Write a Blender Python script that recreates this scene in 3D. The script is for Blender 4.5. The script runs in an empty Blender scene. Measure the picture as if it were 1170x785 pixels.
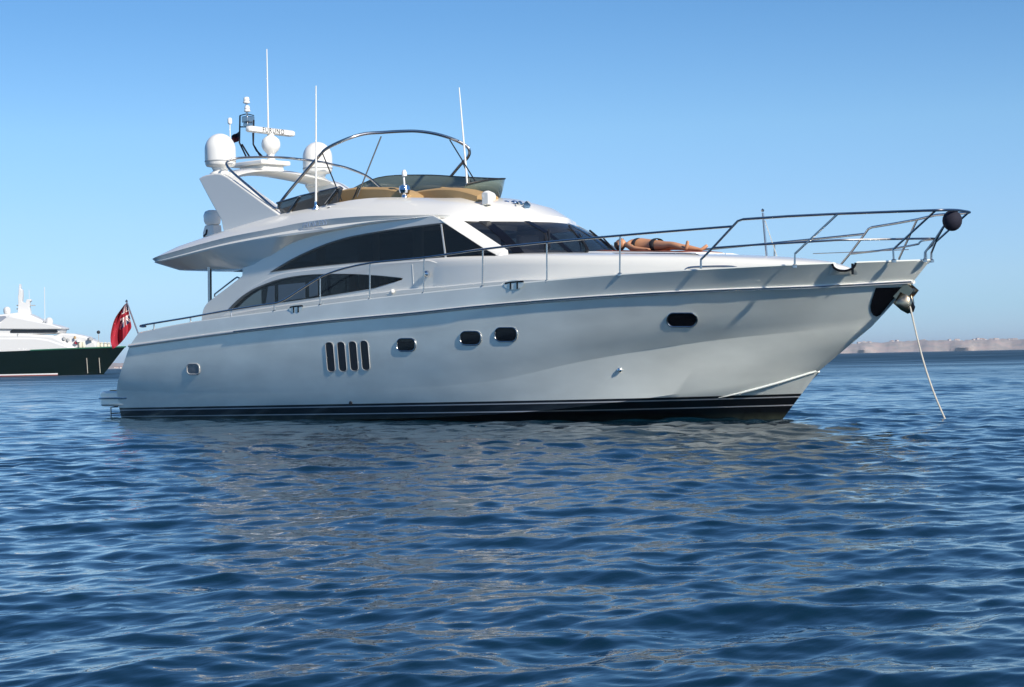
import bpy, bmesh, math, random
import numpy as np
from mathutils import Vector, Matrix
from mathutils.bvhtree import BVHTree
random.seed(7); rng = np.random.default_rng(11)
R = math.radians
scene = bpy.context.scene
COL = scene.collection

# ------------------------------------------------------------------ camera, sky, sun, exposure
CAM = np.array([37.749, -28.266, 1.127])
RV = np.array([0.72406486, 0.6894076, -0.02114837])
UV = np.array([0.02110013, 0.00850735, 0.99974117])
FV = np.array([-0.68940907, 0.72432368, 0.00838672])
FPX = 2250.0
cam = bpy.data.cameras.new('camera'); cam_o = bpy.data.objects.new('camera', cam); COL.objects.link(cam_o)
cam.sensor_width = 36.0; cam.lens = FPX / 1170 * 36; cam.clip_start = 0.1; cam.clip_end = 60000
m3 = Matrix(((RV[0], UV[0], -FV[0]), (RV[1], UV[1], -FV[1]), (RV[2], UV[2], -FV[2])))
cam_o.matrix_world = Matrix.Translation(Vector(CAM)) @ m3.to_4x4()
scene.camera = cam_o

SUN_EL = 31.0
SUN_AZ = 8.0          # degrees from dead ahead of the yacht (+x) towards its starboard side (-y)
sd = Vector((math.cos(R(SUN_AZ)) * math.cos(R(SUN_EL)), -math.sin(R(SUN_AZ)) * math.cos(R(SUN_EL)), math.sin(R(SUN_EL))))
world = bpy.data.worlds.new('World'); scene.world = world; world.use_nodes = True
wn = world.node_tree; wn.nodes.clear()
wo = wn.nodes.new('ShaderNodeOutputWorld'); wb = wn.nodes.new('ShaderNodeBackground'); ws = wn.nodes.new('ShaderNodeTexSky')
ws.sky_type = 'NISHITA'; ws.sun_disc = False; ws.sun_elevation = R(SUN_EL)
ws.sun_rotation = math.atan2(sd.x, sd.y)
ws.altitude = 0; ws.air_density = 1.0; ws.dust_density = 0.0; ws.ozone_density = 6.0
wb.inputs['Strength'].default_value = 0.12
wtc = wn.nodes.new('ShaderNodeTexCoord'); wsp = wn.nodes.new('ShaderNodeSeparateXYZ'); wn.links.new(wtc.outputs['Generated'], wsp.inputs[0])
wr = wn.nodes.new('ShaderNodeMapRange'); wr.inputs[1].default_value = 0.0; wr.inputs[2].default_value = 0.4; wn.links.new(wsp.outputs[2], wr.inputs[0])
wc = wn.nodes.new('ShaderNodeValToRGB'); we = wc.color_ramp.elements      # the clear, blue, slightly hazy air of the photograph, by elevation
TINT = [(0.0, (0.51, 0.66, 1.07)), (0.0225, (0.5, 0.675, 1.05)), (0.057, (0.53, 0.71, 1.02)), (0.1, (0.62, 0.75, 1.0)), (0.18, (0.69, 0.79, 0.98)), (0.29, (0.72, 0.84, 0.94)), (0.435, (0.57, 0.75, 0.87)), (1.0, (0.52, 0.76, 0.92))]
we[0].position = 0; we[0].color = (*[c / 1.2 for c in TINT[0][1]], 1); we[1].position = 1; we[1].color = (*[c / 1.2 for c in TINT[-1][1]], 1)
for p_, c_ in TINT[1:-1]: e_ = we.new(p_); e_.color = (*[c / 1.2 for c in c_], 1)
wm = wn.nodes.new('ShaderNodeVectorMath'); wm.operation = 'MULTIPLY'; wm2 = wn.nodes.new('ShaderNodeVectorMath'); wm2.operation = 'SCALE'; wm2.inputs['Scale'].default_value = 1.2
wn.links.new(wr.outputs[0], wc.inputs[0]); wn.links.new(ws.outputs[0], wm.inputs[0]); wn.links.new(wc.outputs[0], wm.inputs[1]); wn.links.new(wm.outputs[0], wm2.inputs[0])
wn.links.new(wm2.outputs[0], wb.inputs[0]); wn.links.new(wb.outputs[0], wo.inputs[0])
sun = bpy.data.lights.new('sun', 'SUN'); sun.energy = 5.0; sun.angle = R(1.4); sun.color = (1.0, 0.93, 0.82)
sun_o = bpy.data.objects.new('sun', sun); COL.objects.link(sun_o)
sun_o.rotation_euler = (-sd).to_track_quat('-Z', 'Y').to_euler(); sun_o.location = (60, -10, 60)
scene.view_settings.view_transform = 'Standard'; scene.view_settings.look = 'None'
scene.view_settings.exposure = 0.16; scene.view_settings.gamma = 1.0; scene.view_settings.use_curve_mapping = False
scene.cycles.max_bounces = 6; scene.cycles.volume_bounces = 0; scene.cycles.caustics_reflective = True; scene.cycles.sample_clamp_indirect = 20.0; scene.cycles.blur_glossy = 0.15; scene.cycles.caustics_refractive = False

# ------------------------------------------------------------------ helpers
def ray(px, py):
    d = FV * FPX + RV * (px - 585) - UV * (py - 392.5)
    return d / np.linalg.norm(d)
def at(px, py, y):
    """point of the measured photograph on the lengthwise plane y of the yacht"""
    d = ray(px, py); t = (y - CAM[1]) / d[1]
    return tuple(CAM + t * d)
def hermite(pts):
    xs = np.array([p[0] for p in pts], float); ys = np.array([p[1] for p in pts], float)
    h = np.diff(xs); dl = np.diff(ys) / h; m = np.zeros(len(xs)); m[0] = dl[0]; m[-1] = dl[-1]
    for i in range(1, len(xs) - 1):
        m[i] = (dl[i - 1] * h[i] + dl[i] * h[i - 1]) / (h[i] + h[i - 1])
    def f(x):
        x = min(max(x, xs[0]), xs[-1]); i = int(min(max(np.searchsorted(xs, x) - 1, 0), len(xs) - 2))
        t = (x - xs[i]) / h[i]
        return float((2*t**3 - 3*t*t + 1)*ys[i] + (t**3 - 2*t*t + t)*h[i]*m[i] + (-2*t**3 + 3*t*t)*ys[i+1] + (t**3 - t*t)*h[i]*m[i+1])
    return f
def smooth_path(pts, n=6, closed=False):
    P = [np.array(p, float) for p in pts]; out = []; N = len(P)
    for i in range(N if closed else N - 1):
        p1, p2 = P[i], P[(i + 1) % N]
        p0 = P[i - 1] if (i > 0 or closed) else p1; p3 = P[(i + 2) % N] if (i + 2 < N or closed) else p2
        for k in range(n):
            t = k / n
            out.append(0.5 * ((2*p1) + (-p0 + p2)*t + (2*p0 - 5*p1 + 4*p2 - p3)*t*t + (-p0 + 3*p1 - 3*p2 + p3)*t**3))
    if not closed: out.append(P[-1])
    return out
def mir(p): return (p[0], -p[1], p[2])

ORIGIN = {}
def tag(o, label=None, cat=None, group=None, kind=None):
    if label: o['label'] = label
    if cat: o['category'] = cat
    if group: o['group'] = group
    if kind: o['kind'] = kind
    return o
def thing(name, label, cat, loc, group=None):
    o = bpy.data.objects.new(name, None); COL.objects.link(o); o.location = loc; o.empty_display_size = 0.2
    ORIGIN[o.name] = np.array(loc, float)
    return tag(o, label, cat, group)

class MB:
    def __init__(s): s.v = []; s.f = []; s.m = []
    def add(s, vs, fs, mi=0):
        b = len(s.v); s.v += [tuple(map(float, v)) for v in vs]
        for k, f in enumerate(fs):
            s.f.append(tuple(b + i for i in f)); s.m.append(mi[k] if isinstance(mi, (list, tuple)) else mi)
        return s
    def box(s, c, sz, rot=None, mi=0):
        c = np.array(c, float); h = np.array(sz, float) / 2
        vs = [np.array([x, y, z]) * h for x in (-1, 1) for y in (-1, 1) for z in (-1, 1)]
        if rot is not None: vs = [np.array(rot @ Vector(v)) for v in vs]
        return s.add([c + v for v in vs], [(0,1,3,2),(4,6,7,5),(0,4,5,1),(2,3,7,6),(0,2,6,4),(1,5,7,3)], mi)
    def tube(s, path, r, seg=8, mi=0, closed=False, flat=1.0):
        P = [np.array(p, float) for p in path]; n = len(P); vs = []; fs = []
        rs = r if isinstance(r, (list, tuple)) else [r] * n
        prev = None
        for i in range(n):
            a = P[i - 1] if (i > 0 or closed) else P[i]; b = P[(i + 1) % n] if (i < n - 1 or closed) else P[i]
            t = b - a; t /= (np.linalg.norm(t) + 1e-12)
            if prev is None:
                up = np.array([0, 0, 1.0]) if abs(t[2]) < 0.9 else np.array([1.0, 0, 0])
                u = np.cross(t, up)
            else: u = prev - t * prev.dot(t)
            u /= np.linalg.norm(u); w = np.cross(u, t); prev = u
            for k in range(seg):
                an = 2 * math.pi * k / seg
                vs.append(P[i] + rs[i] * (u * math.cos(an) + w * math.sin(an) * flat))
        for i in range(n if closed else n - 1):
            for k in range(seg):
                a = i * seg + k; b = i * seg + (k + 1) % seg; c = ((i + 1) % n) * seg + (k + 1) % seg; d = ((i + 1) % n) * seg + k
                fs.append((a, b, c, d))
        if not closed: fs += [tuple(range(seg))[::-1], tuple((n - 1) * seg + k for k in range(seg))]
        return s.add(vs, fs, mi)
    def lathe(s, prof, c, seg=28, axis=(0, 0, 1), mi=0):
        q = Vector((0, 0, 1)).rotation_difference(Vector(axis)); c = np.array(c, float); vs = []; fs = []
        for (r, z) in prof:
            for k in range(seg):
                a = 2 * math.pi * k / seg
                vs.append(c + np.array(q @ Vector((max(r, 1e-4) * math.cos(a), max(r, 1e-4) * math.sin(a), z))))
        for i in range(len(prof) - 1):
            for k in range(seg):
                fs.append((i*seg+k, i*seg+(k+1) % seg, (i+1)*seg+(k+1) % seg, (i+1)*seg+k))
        fs += [tuple(range(seg))[::-1], tuple((len(prof)-1)*seg+k for k in range(seg))]
        return s.add(vs, fs, mi)
    def loft(s, rows, closed=False, mi=0, flip=False):
        n = len(rows[0]); vs = [p for r in rows for p in r]; fs = []
        for i in range(len(rows) - 1):
            for k in range(n if closed else n - 1):
                q = (i*n+k, i*n+(k+1) % n, (i+1)*n+(k+1) % n, (i+1)*n+k)
                fs.append(q[::-1] if flip else q)
        return s.add(vs, fs, mi)
    def prism(s, pts, off, mi=0):
        P = [np.array(p, float) for p in pts]; o = np.array(off, float); n = len(P)
        fs = [tuple(range(n)), tuple(range(n, 2*n))[::-1]] + [(i, i+n, (i+1) % n + n, (i+1) % n) for i in range(n)]
        return s.add(P + [p + o for p in P], fs, mi)
    def build(s, name, mats, parent=None, smooth=30, bevel=0, sub=0, label=None):
        me = bpy.data.meshes.new(name)
        og = np.zeros(3)
        if parent is not None:
            rt = parent
            while rt.parent: rt = rt.parent
            og = ORIGIN.get(rt.name, np.zeros(3))
        me.from_pydata([tuple(np.array(v) - og) for v in s.v], [], s.f)
        for m in (mats if isinstance(mats, (list, tuple)) else [mats]): me.materials.append(m)
        for p, mi in zip(me.polygons, s.m): p.material_index = mi
        bm = bmesh.new(); bm.from_mesh(me); bmesh.ops.remove_doubles(bm, verts=bm.verts, dist=1e-5); bmesh.ops.recalc_face_normals(bm, faces=bm.faces)
        bm.to_mesh(me); bm.free()
        if smooth:
            for p in me.polygons: p.use_smooth = True
            me.set_sharp_from_angle(angle=R(smooth))
        o = bpy.data.objects.new(name, me); COL.objects.link(o)
        if parent is not None: o.parent = parent
        if bevel:
            b = o.modifiers.new('bevel', 'BEVEL'); b.width = bevel; b.segments = 3; b.limit_method = 'ANGLE'; b.angle_limit = R(35); b.harden_normals = False
        if sub:
            b = o.modifiers.new('subd', 'SUBSURF'); b.levels = sub; b.render_levels = sub
        if label: o['label'] = label
        return o

# ------------------------------------------------------------------ materials
def mat(name, col, rough=0.5, metal=0.0, ior=1.5, coat=0.0, bump=0.0, bscale=20, var=0.0, vscale=2.0, trans=0.0, alpha=1.0, spec=0.5):
    m = bpy.data.materials.new(name); m.use_nodes = True; nt = m.node_tree; b = nt.nodes['Principled BSDF']
    b.inputs['Base Color'].default_value = (*col, 1); b.inputs['Roughness'].default_value = rough; b.inputs['Metallic'].default_value = metal
    b.inputs['IOR'].default_value = ior; b.inputs['Coat Weight'].default_value = coat; b.inputs['Coat Roughness'].default_value = 0.04
    b.inputs['Transmission Weight'].default_value = trans; b.inputs['Alpha'].default_value = alpha; b.inputs['Specular IOR Level'].default_value = spec
    if var:
        tc = nt.nodes.new('ShaderNodeTexCoord'); n = nt.nodes.new('ShaderNodeTexNoise'); n.inputs['Scale'].default_value = vscale; n.inputs['Detail'].default_value = 5
        mx = nt.nodes.new('ShaderNodeMix'); mx.data_type = 'RGBA'
        mx.inputs[6].default_value = (*[c * (1 - var) for c in col], 1); mx.inputs[7].default_value = (*[min(1, c * (1 + var)) for c in col], 1)
        nt.links.new(tc.outputs['Object'], n.inputs['Vector']); nt.links.new(n.outputs['Fac'], mx.inputs[0]); nt.links.new(mx.outputs[2], b.inputs['Base Color'])
    if bump:
        tc = nt.nodes.new('ShaderNodeTexCoord'); n = nt.nodes.new('ShaderNodeTexNoise'); n.inputs['Scale'].default_value = bscale; n.inputs['Detail'].default_value = 4
        bp = nt.nodes.new('ShaderNodeBump'); bp.inputs['Strength'].default_value = bump; bp.inputs['Distance'].default_value = 0.02
        nt.links.new(tc.outputs['Object'], n.inputs['Vector']); nt.links.new(n.outputs['Fac'], bp.inputs['Height']); nt.links.new(bp.outputs[0], b.inputs['Normal'])
    return m
GEL = mat('white_gelcoat', (0.82, 0.795, 0.725), 0.16, coat=0.3, var=0.02, vscale=1.5)
GEL2 = mat('satin_white', (0.80, 0.775, 0.715), 0.35)
DECK = mat('deck_nonskid', (0.62, 0.60, 0.55), 0.7, bump=0.3, bscale=90)
STEEL = mat('stainless_steel', (0.50, 0.49, 0.48), 0.24, metal=1.0)
CHROME = mat('polished_steel', (0.8, 0.8, 0.8), 0.05, metal=1.0)
GLASS = mat('dark_tinted_glass', (0.004, 0.008, 0.016), 0.03, ior=1.45, var=0.4, vscale=1.2, spec=0.3, alpha=.66)
SEE_THROUGH = mat('see_through_blue', (0.06, 0.085, 0.12), 0.04, ior=1.5)  # daylight glimpsed through the far-side windows, put into the colour
BLACK = mat('black_rubber', (0.012, 0.012, 0.014), 0.55)
BLACKGL = mat('black_gloss', (0.006, 0.006, 0.008), 0.12, spec=0.3)
DOME = mat('radome_white', (0.83, 0.81, 0.76), 0.3)
TAN = mat('tan_upholstery', (0.42, 0.27, 0.12), 0.75, bump=0.2, bscale=40, var=0.12, vscale=5)
TEAK = mat('teak_deck', (0.32, 0.20, 0.10), 0.6, var=0.2, vscale=8)
VISOR = mat('grey_green_perspex', (0.15, 0.19, 0.165), 0.08, ior=1.45, alpha=0.86)
SIDEP = mat('smoked_perspex', (0.06, 0.06, 0.055), 0.06, ior=1.45, alpha=0.72)
SKIN = mat('tanned_skin', (0.56, 0.27, 0.14), 0.45, var=0.12, vscale=9)
HAIR = mat('dark_hair', (0.03, 0.018, 0.012), 0.5)
CLOTH = mat('black_swimwear', (0.015, 0.014, 0.018), 0.8)
EDGE_SHADE = mat('edge_shade_red', (0.20, 0.06, 0.04), 0.95, bump=0.4, bscale=60)  # dark red painted in for the sunpad edge in shade
ROPE = mat('rope', (0.55, 0.51, 0.43), 0.9, bump=0.5, bscale=60)
RUBR = mat('rub_rail_white', (0.66, 0.65, 0.61), 0.3)
LETTER = mat('grey_blue_lettering', (0.25, 0.33, 0.45), 0.4)
NAVY = mat('navy_cloth', (0.008, 0.008, 0.02), 0.85)

def hull_paint():
    m = bpy.data.materials.new('hull_paint'); m.use_nodes = True; nt = m.node_tree; b = nt.nodes['Principled BSDF']
    tc = nt.nodes.new('ShaderNodeTexCoord'); sp = nt.nodes.new('ShaderNodeSeparateXYZ'); nt.links.new(tc.outputs['Object'], sp.inputs[0])
    def math_(op, a, b_):
        n = nt.nodes.new('ShaderNodeMath'); n.operation = op
        for i, q in enumerate((a, b_)):
            if isinstance(q, (int, float)): n.inputs[i].default_value = q
            else: nt.links.new(q, n.inputs[i])
        return n.outputs[0]
    # height above the sloping top edge of the boot stripe (object origin is at x = 10)
    edge = math_('ADD', math_('MULTIPLY', sp.outputs[0], 0.0118), 0.345)
    h = math_('SUBTRACT', sp.outputs[2], edge)
    hh = math_('ADD', h, 0.5)
    cr = nt.nodes.new('ShaderNodeValToRGB'); cr.color_ramp.interpolation = 'CONSTANT'
    w = (0.80, 0.815, 0.735, 1); k = (0.008, 0.008, 0.010, 1); g = (0.55, 0.55, 0.55, 1)
    el = cr.color_ramp.elements; el[0].position = 0.0; el[0].color = k; el[1].position = 0.5; el[1].color = w
    for p, c in ((0.292, g), (0.312, k), (0.436, g), (0.456, k)):
        e = el.new(p); e.color = c
    nt.links.new(hh, cr.inputs[0])
    # faint gelcoat weathering, deepened to paint in mottled sunlight off the water
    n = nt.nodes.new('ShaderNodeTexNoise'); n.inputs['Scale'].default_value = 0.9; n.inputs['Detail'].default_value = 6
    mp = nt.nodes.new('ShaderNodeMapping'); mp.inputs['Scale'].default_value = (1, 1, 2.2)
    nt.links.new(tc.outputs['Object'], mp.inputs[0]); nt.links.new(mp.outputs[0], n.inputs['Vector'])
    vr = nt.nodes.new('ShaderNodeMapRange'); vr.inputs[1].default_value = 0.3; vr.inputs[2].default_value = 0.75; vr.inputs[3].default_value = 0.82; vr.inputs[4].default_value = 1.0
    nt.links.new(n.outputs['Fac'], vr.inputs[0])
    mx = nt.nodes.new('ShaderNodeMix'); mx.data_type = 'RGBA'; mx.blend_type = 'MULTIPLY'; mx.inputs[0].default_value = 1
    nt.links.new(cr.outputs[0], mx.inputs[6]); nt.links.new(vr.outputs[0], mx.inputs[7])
    n2 = nt.nodes.new('ShaderNodeTexNoise'); n2.inputs['Scale'].default_value = 6; n2.inputs['Detail'].default_value = 6; mp2 = nt.nodes.new('ShaderNodeMapping'); mp2.inputs['Scale'].default_value = (1, 1, .35)
    nt.links.new(tc.outputs['Object'], mp2.inputs[0]); nt.links.new(mp2.outputs[0], n2.inputs['Vector'])
    zr = nt.nodes.new('ShaderNodeMapRange'); zr.inputs[1].default_value = .02; zr.inputs[2].default_value = .13; zr.inputs[3].default_value = 1; zr.inputs[4].default_value = 0; nt.links.new(sp.outputs[2], zr.inputs[0])
    fm = math_('MULTIPLY', zr.outputs[0], n2.outputs['Fac']); sc_ = nt.nodes.new('ShaderNodeMix'); sc_.data_type = 'RGBA'; sc_.inputs[7].default_value = (.09, .10, .065, 1)
    nt.links.new(fm, sc_.inputs[0]); nt.links.new(mx.outputs[2], sc_.inputs[6]); nt.links.new(sc_.outputs[2], b.inputs['Base Color'])
    b.inputs['Roughness'].default_value = 0.32; b.inputs['Metallic'].default_value = 0.10; b.inputs['Coat Weight'].default_value = 0.8; b.inputs['Coat Roughness'].default_value = 0.03
    return m
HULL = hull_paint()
HGREY = mat('grey_gasket', (0.35, 0.36, 0.36), .5)
SILVER = mat('silver_grey_paint', (0.80, 0.815, 0.735), 0.3, metal=.15, coat=.8)
BRONZE = mat('brown_anchor_steel', (0.42, 0.34, 0.24), 0.3, metal=1.0)  # metal with an even brown tint

# ------------------------------------------------------------------ sea
def water_mat():
    m = bpy.data.materials.new('sea_water'); m.use_nodes = True; nt = m.node_tree; b = nt.nodes['Principled BSDF']
    b.inputs['Base Color'].default_value = (0.002, 0.017, 0.031, 1); b.inputs['Roughness'].default_value = 0.05; b.inputs['IOR'].default_value = 1.333
    geo = nt.nodes.new('ShaderNodeNewGeometry')
    def noise(sx, sy, sc, det, rot=0):
        mp = nt.nodes.new('ShaderNodeMapping'); mp.inputs['Scale'].default_value = (sx, sy, 1); mp.inputs['Rotation'].default_value = (0, 0, rot)
        n = nt.nodes.new('ShaderNodeTexNoise'); n.inputs['Scale'].default_value = sc; n.inputs['Detail'].default_value = det; n.inputs['Roughness'].default_value = 0.55
        nt.links.new(geo.outputs['Position'], mp.inputs[0]); nt.links.new(mp.outputs[0], n.inputs['Vector']); return n.outputs['Fac']
    # beyond the modelled waves the unresolved chop widens the reflection
    ds = nt.nodes.new('ShaderNodeVectorMath'); ds.operation = 'DISTANCE'; ds.inputs[1].default_value = tuple(CAM); nt.links.new(geo.outputs['Position'], ds.inputs[0])
    mr = nt.nodes.new('ShaderNodeMapRange'); mr.inputs[1].default_value = 20; mr.inputs[2].default_value = 260; mr.inputs[3].default_value = 0.05; mr.inputs[4].default_value = 0.42
    nt.links.new(ds.outputs['Value'], mr.inputs[0])
    gu = noise(.03, .05, 1.0, 4, R(-44)); g1 = nt.nodes.new('ShaderNodeMapRange'); g1.inputs[1].default_value = .3; g1.inputs[2].default_value = .7; g1.inputs[3].default_value = .6; g1.inputs[4].default_value = 1.35   # gust patches
    nt.links.new(gu, g1.inputs[0]); gm = nt.nodes.new('ShaderNodeMath'); gm.operation = 'MULTIPLY'; nt.links.new(mr.outputs[0], gm.inputs[0]); nt.links.new(g1.outputs[0], gm.inputs[1]); nt.links.new(gm.outputs[0], b.inputs['Roughness'])
    # far off, the facets one sees lean towards the viewer and mirror less of the horizon; patches of chop vary it
    sr = nt.nodes.new('ShaderNodeMapRange'); sr.inputs[1].default_value = 40; sr.inputs[2].default_value = 420; sr.inputs[3].default_value = 0.5; sr.inputs[4].default_value = 0.13; nt.links.new(ds.outputs['Value'], sr.inputs[0])
    gv = noise(.22, .05, 1.0, 5, R(-44)); g2 = nt.nodes.new('ShaderNodeMapRange'); g2.inputs[1].default_value = .3; g2.inputs[2].default_value = .7; g2.inputs[3].default_value = .55; g2.inputs[4].default_value = 1.4; nt.links.new(gv, g2.inputs[0])
    fr = nt.nodes.new('ShaderNodeMapRange'); fr.inputs[1].default_value = 40; fr.inputs[2].default_value = 200; nt.links.new(ds.outputs['Value'], fr.inputs[0])
    mx = nt.nodes.new('ShaderNodeMix'); mx.data_type = 'FLOAT'; mx.inputs[2].default_value = 1.0; nt.links.new(fr.outputs[0], mx.inputs[0]); nt.links.new(g2.outputs[0], mx.inputs[3])
    sm_ = nt.nodes.new('ShaderNodeMath'); sm_.operation = 'MULTIPLY'; nt.links.new(sr.outputs[0], sm_.inputs[0]); nt.links.new(mx.outputs[0], sm_.inputs[1]); nt.links.new(sm_.outputs[0], b.inputs['Specular IOR Level'])
    a = noise(1.6, 0.7, 5.0, 3, R(20)); c = noise(1.3, 0.6, 0.55, 3, R(-25))
    b1 = nt.nodes.new('ShaderNodeBump'); b1.inputs['Strength'].default_value = 1.0; b1.inputs['Distance'].default_value = 0.006
    b2 = nt.nodes.new('ShaderNodeBump'); b2.inputs['Strength'].default_value = 1.0; b2.inputs['Distance'].default_value = 0.035
    nt.links.new(a, b1.inputs['Height']); nt.links.new(c, b2.inputs['Height']); nt.links.new(b2.outputs[0], b1.inputs['Normal']); nt.links.new(b1.outputs[0], b.inputs['Normal'])
    return m
def build_sea():
    yaw = math.atan2(FV[1], FV[0])
    th = [0.0]; st = 0.10
    while th[-1] < 180:
        if th[-1] > 22: st = min(st * 1.06, 4)
        th.append(th[-1] + st)
    th[-1] = 180.0
    thf = np.array([-t for t in th[:0:-1]] + th[:-1]); dth = np.radians(np.gradient(thf))
    th_ = np.radians(thf) + yaw
    r = [1.2]
    while r[-1] < 9000:
        x = r[-1]
        d = max(0.018, 0.0030 * x) if x < 140 else 0.0030 * x * (1 + (x - 140) / 60)
        r.append(x + min(d, 0.25 * x))
    r = np.array(r); dr = np.gradient(r)
    RR, TT = np.meshgrid(r, th_, indexing='ij')
    X = CAM[0] + RR * np.cos(TT); Y = CAM[1] + RR * np.sin(TT)
    SP = np.maximum(dr[:, None] * np.ones_like(TT), RR * dth[None, :])
    Z = np.zeros_like(X); DX = np.zeros_like(X); DY = np.zeros_like(X)
    N = 110
    lam = np.exp(np.linspace(math.log(0.09), math.log(2.8), N))
    mean = R(150)
    for L in lam:
        k = 2 * math.pi / L
        s = 0.0228 * (1.3 if 0.24 < L < 1.0 else 1.12 if L <= 0.24 else 0.62)
        a = s / k
        d = mean + rng.normal(0, R(28 if L > 1 else 44)); ph = rng.uniform(0, 6.283)
        arg = k * (X * math.cos(d) + Y * math.sin(d)) + ph
        att = np.clip(1.6 - 3.2 * SP / L, 0, 1)
        c = np.cos(arg) * att; sn = np.sin(arg) * att
        Z += a * c; DX -= 0.95 * a * sn * math.cos(d); DY -= 0.95 * a * sn * math.sin(d)
    # gusts: patches of rougher and smoother water
    g = 0.85 + 0.22 * np.sin(X * 0.21 + Y * 0.13 + 1.0) * np.sin(Y * 0.17 - X * 0.05)
    Z *= g; X = X + DX * g; Y = Y + DY * g
    nr, nt_ = X.shape
    V = np.stack([X, Y, Z], -1).reshape(-1, 3)
    i = np.arange(nr - 1)[:, None]; j = np.arange(nt_)[None, :]; j2 = (j + 1) % nt_
    F = np.stack([i*nt_+j, (i+1)*nt_+j, (i+1)*nt_+j2, i*nt_+j2], -1).reshape(-1, 4)
    cidx = len(V); V = np.vstack([V, [[CAM[0], CAM[1], 0]]])
    T = np.stack([np.full(nt_, cidx), np.arange(nt_), (np.arange(nt_) + 1) % nt_], -1)
    me = bpy.data.meshes.new('sea'); nf = len(F) + len(T)
    me.vertices.add(len(V)); me.vertices.foreach_set('co', V.astype(np.float32).ravel())
    me.loops.add(F.size + T.size); me.loops.foreach_set('vertex_index', np.concatenate([F.ravel(), T.ravel()]).astype(np.int32))
    me.polygons.add(nf)
    ls = np.concatenate([np.arange(len(F)) * 4, F.size + np.arange(len(T)) * 3]).astype(np.int32)
    me.polygons.foreach_set('loop_start', ls)
    me.polygons.foreach_set('use_smooth', np.ones(nf, bool)); me.update(calc_edges=True); me.validate()
    me.materials.append(water_mat())
    o = bpy.data.objects.new('sea', me); COL.objects.link(o); o['kind'] = 'structure'
build_sea()

# ------------------------------------------------------------------ distant coast
def coast_mat():
    m = bpy.data.materials.new('coast_rock'); m.use_nodes = True; nt = m.node_tree; b = nt.nodes['Principled BSDF']; b.inputs['Roughness'].default_value = 0.9
    geo = nt.nodes.new('ShaderNodeNewGeometry'); n = nt.nodes.new('ShaderNodeTexNoise'); n.inputs['Scale'].default_value = 0.03; n.inputs['Detail'].default_value = 8; mpz = nt.nodes.new('ShaderNodeMapping'); mpz.inputs['Scale'].default_value = (1, 1, 4)
    cr = nt.nodes.new('ShaderNodeValToRGB'); e = cr.color_ramp.elements
    e[0].position = 0.38; e[0].color = (0.32, 0.28, 0.25, 1); e[1].position = 0.68; e[1].color = (0.44, 0.33, 0.29, 1)
    x = e.new(0.5); x.color = (0.39, 0.32, 0.28, 1)
    nt.links.new(geo.outputs['Position'], mpz.inputs[0]); nt.links.new(mpz.outputs[0], n.inputs['Vector']); nt.links.new(n.outputs['Fac'], cr.inputs[0]); nt.links.new(cr.outputs[0], b.inputs['Base Color'])
    return m
CD = 5200.0
def coast_pt(px, dist, z):
    d = ray(px, 400); d = np.array([d[0], d[1], 0]); d /= np.linalg.norm(d)
    return (CAM[0] + d[0] * dist, CAM[1] + d[1] * dist, z)
coast_h = hermite([(-900, 30), (60, 14), (160, 17), (400, 22), (800, 25), (960, 26), (1030, 29), (1100, 30), (1300, 29), (2200, 34)])
def ch(px, u):
    n = sum(a * math.sin(px * f + p) for a, f, p in ((0.05, .031, 1), (0.035, .083, 2), (0.03, .21, .5), (.03, .47, 3)))
    return coast_h(px) * u * (1 + n * (0.4 + 0.6 * u))
mb = MB(); rows = []
prof = [(0, -2, 0), (25, 0.30, 1), (55, 0.60, 1), (85, 0.88, 1), (230, 1.0, 1), (700, 1.05, 1), (1100, -0.1, 0)]
pxs = np.linspace(-900, 2200, 780)
for (dd, u, k) in prof:
    rows.append([coast_pt(p, CD + dd + (30 * math.sin(p * .05) + 14 * math.sin(p * .17) + 5 * math.sin(p * .61)) * k, ch(p, u) * (1 + (0.02 if u < .9 else .025) * rng.normal() * k) if k else u) for p in pxs])
mb.loft(rows)
co = mb.build('coast_hills', coast_mat(), smooth=89); co['kind'] = 'structure'

# houses along the far cliff top and on the low shore at the left
HOUSEW = mat('lime_wash', (0.62, 0.57, 0.52), 0.8); ROOFT = mat('tile_roof', (0.42, 0.2, 0.12), 0.8)
def house_mesh():
    h = MB(); h.box((0, 0, 0.25), (1, .7, .5))
    h.add([(-.5, -.35, .5), (.5, -.35, .5), (.5, .35, .5), (-.5, .35, .5), (-.5, 0, .68), (.5, 0, .68)], [(0, 1, 5, 4), (2, 3, 4, 5), (0, 4, 3), (1, 2, 5)], 1)
    return h
hs = None
spots = [(p, 'R') for p in np.concatenate([rng.uniform(965, 1180, 34)])] + [(p, 'L') for p in (131, 134, 137, 140.5, 144, 148)]
for px, side in spots:
    if hs is None: o = hs = house_mesh().build('far_house', [HOUSEW, ROOFT], smooth=0)
    else: o = hs.copy(); COL.objects.link(o)
    dd = 260 if side == 'R' else 20
    z = ch(px, 0.98) - 1 if side == 'R' else 0.5
    o.location = coast_pt(px, CD + dd, z); s = random.uniform(6, 12) if side == 'R' else random.uniform(9, 15); o.scale = (s * 1.3, s, s * random.uniform(.55, .9)); o.rotation_euler.z = random.uniform(0, 3)
    if side == 'R': tag(o, 'tiny pale house on the hazy cliff top across the bay', 'house', 'far houses on the cliff top')
    else: tag(o, 'tiny white house low on the far shore between the two yachts', 'house', 'far white houses on the low shore')

# ------------------------------------------------------------------ the motor yacht
YX = 10.0
yacht = thing('motor_yacht', 'large white motor yacht with flybridge and black waterline stripes, at anchor in the foreground', 'yacht', (YX, 0, 0))

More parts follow.
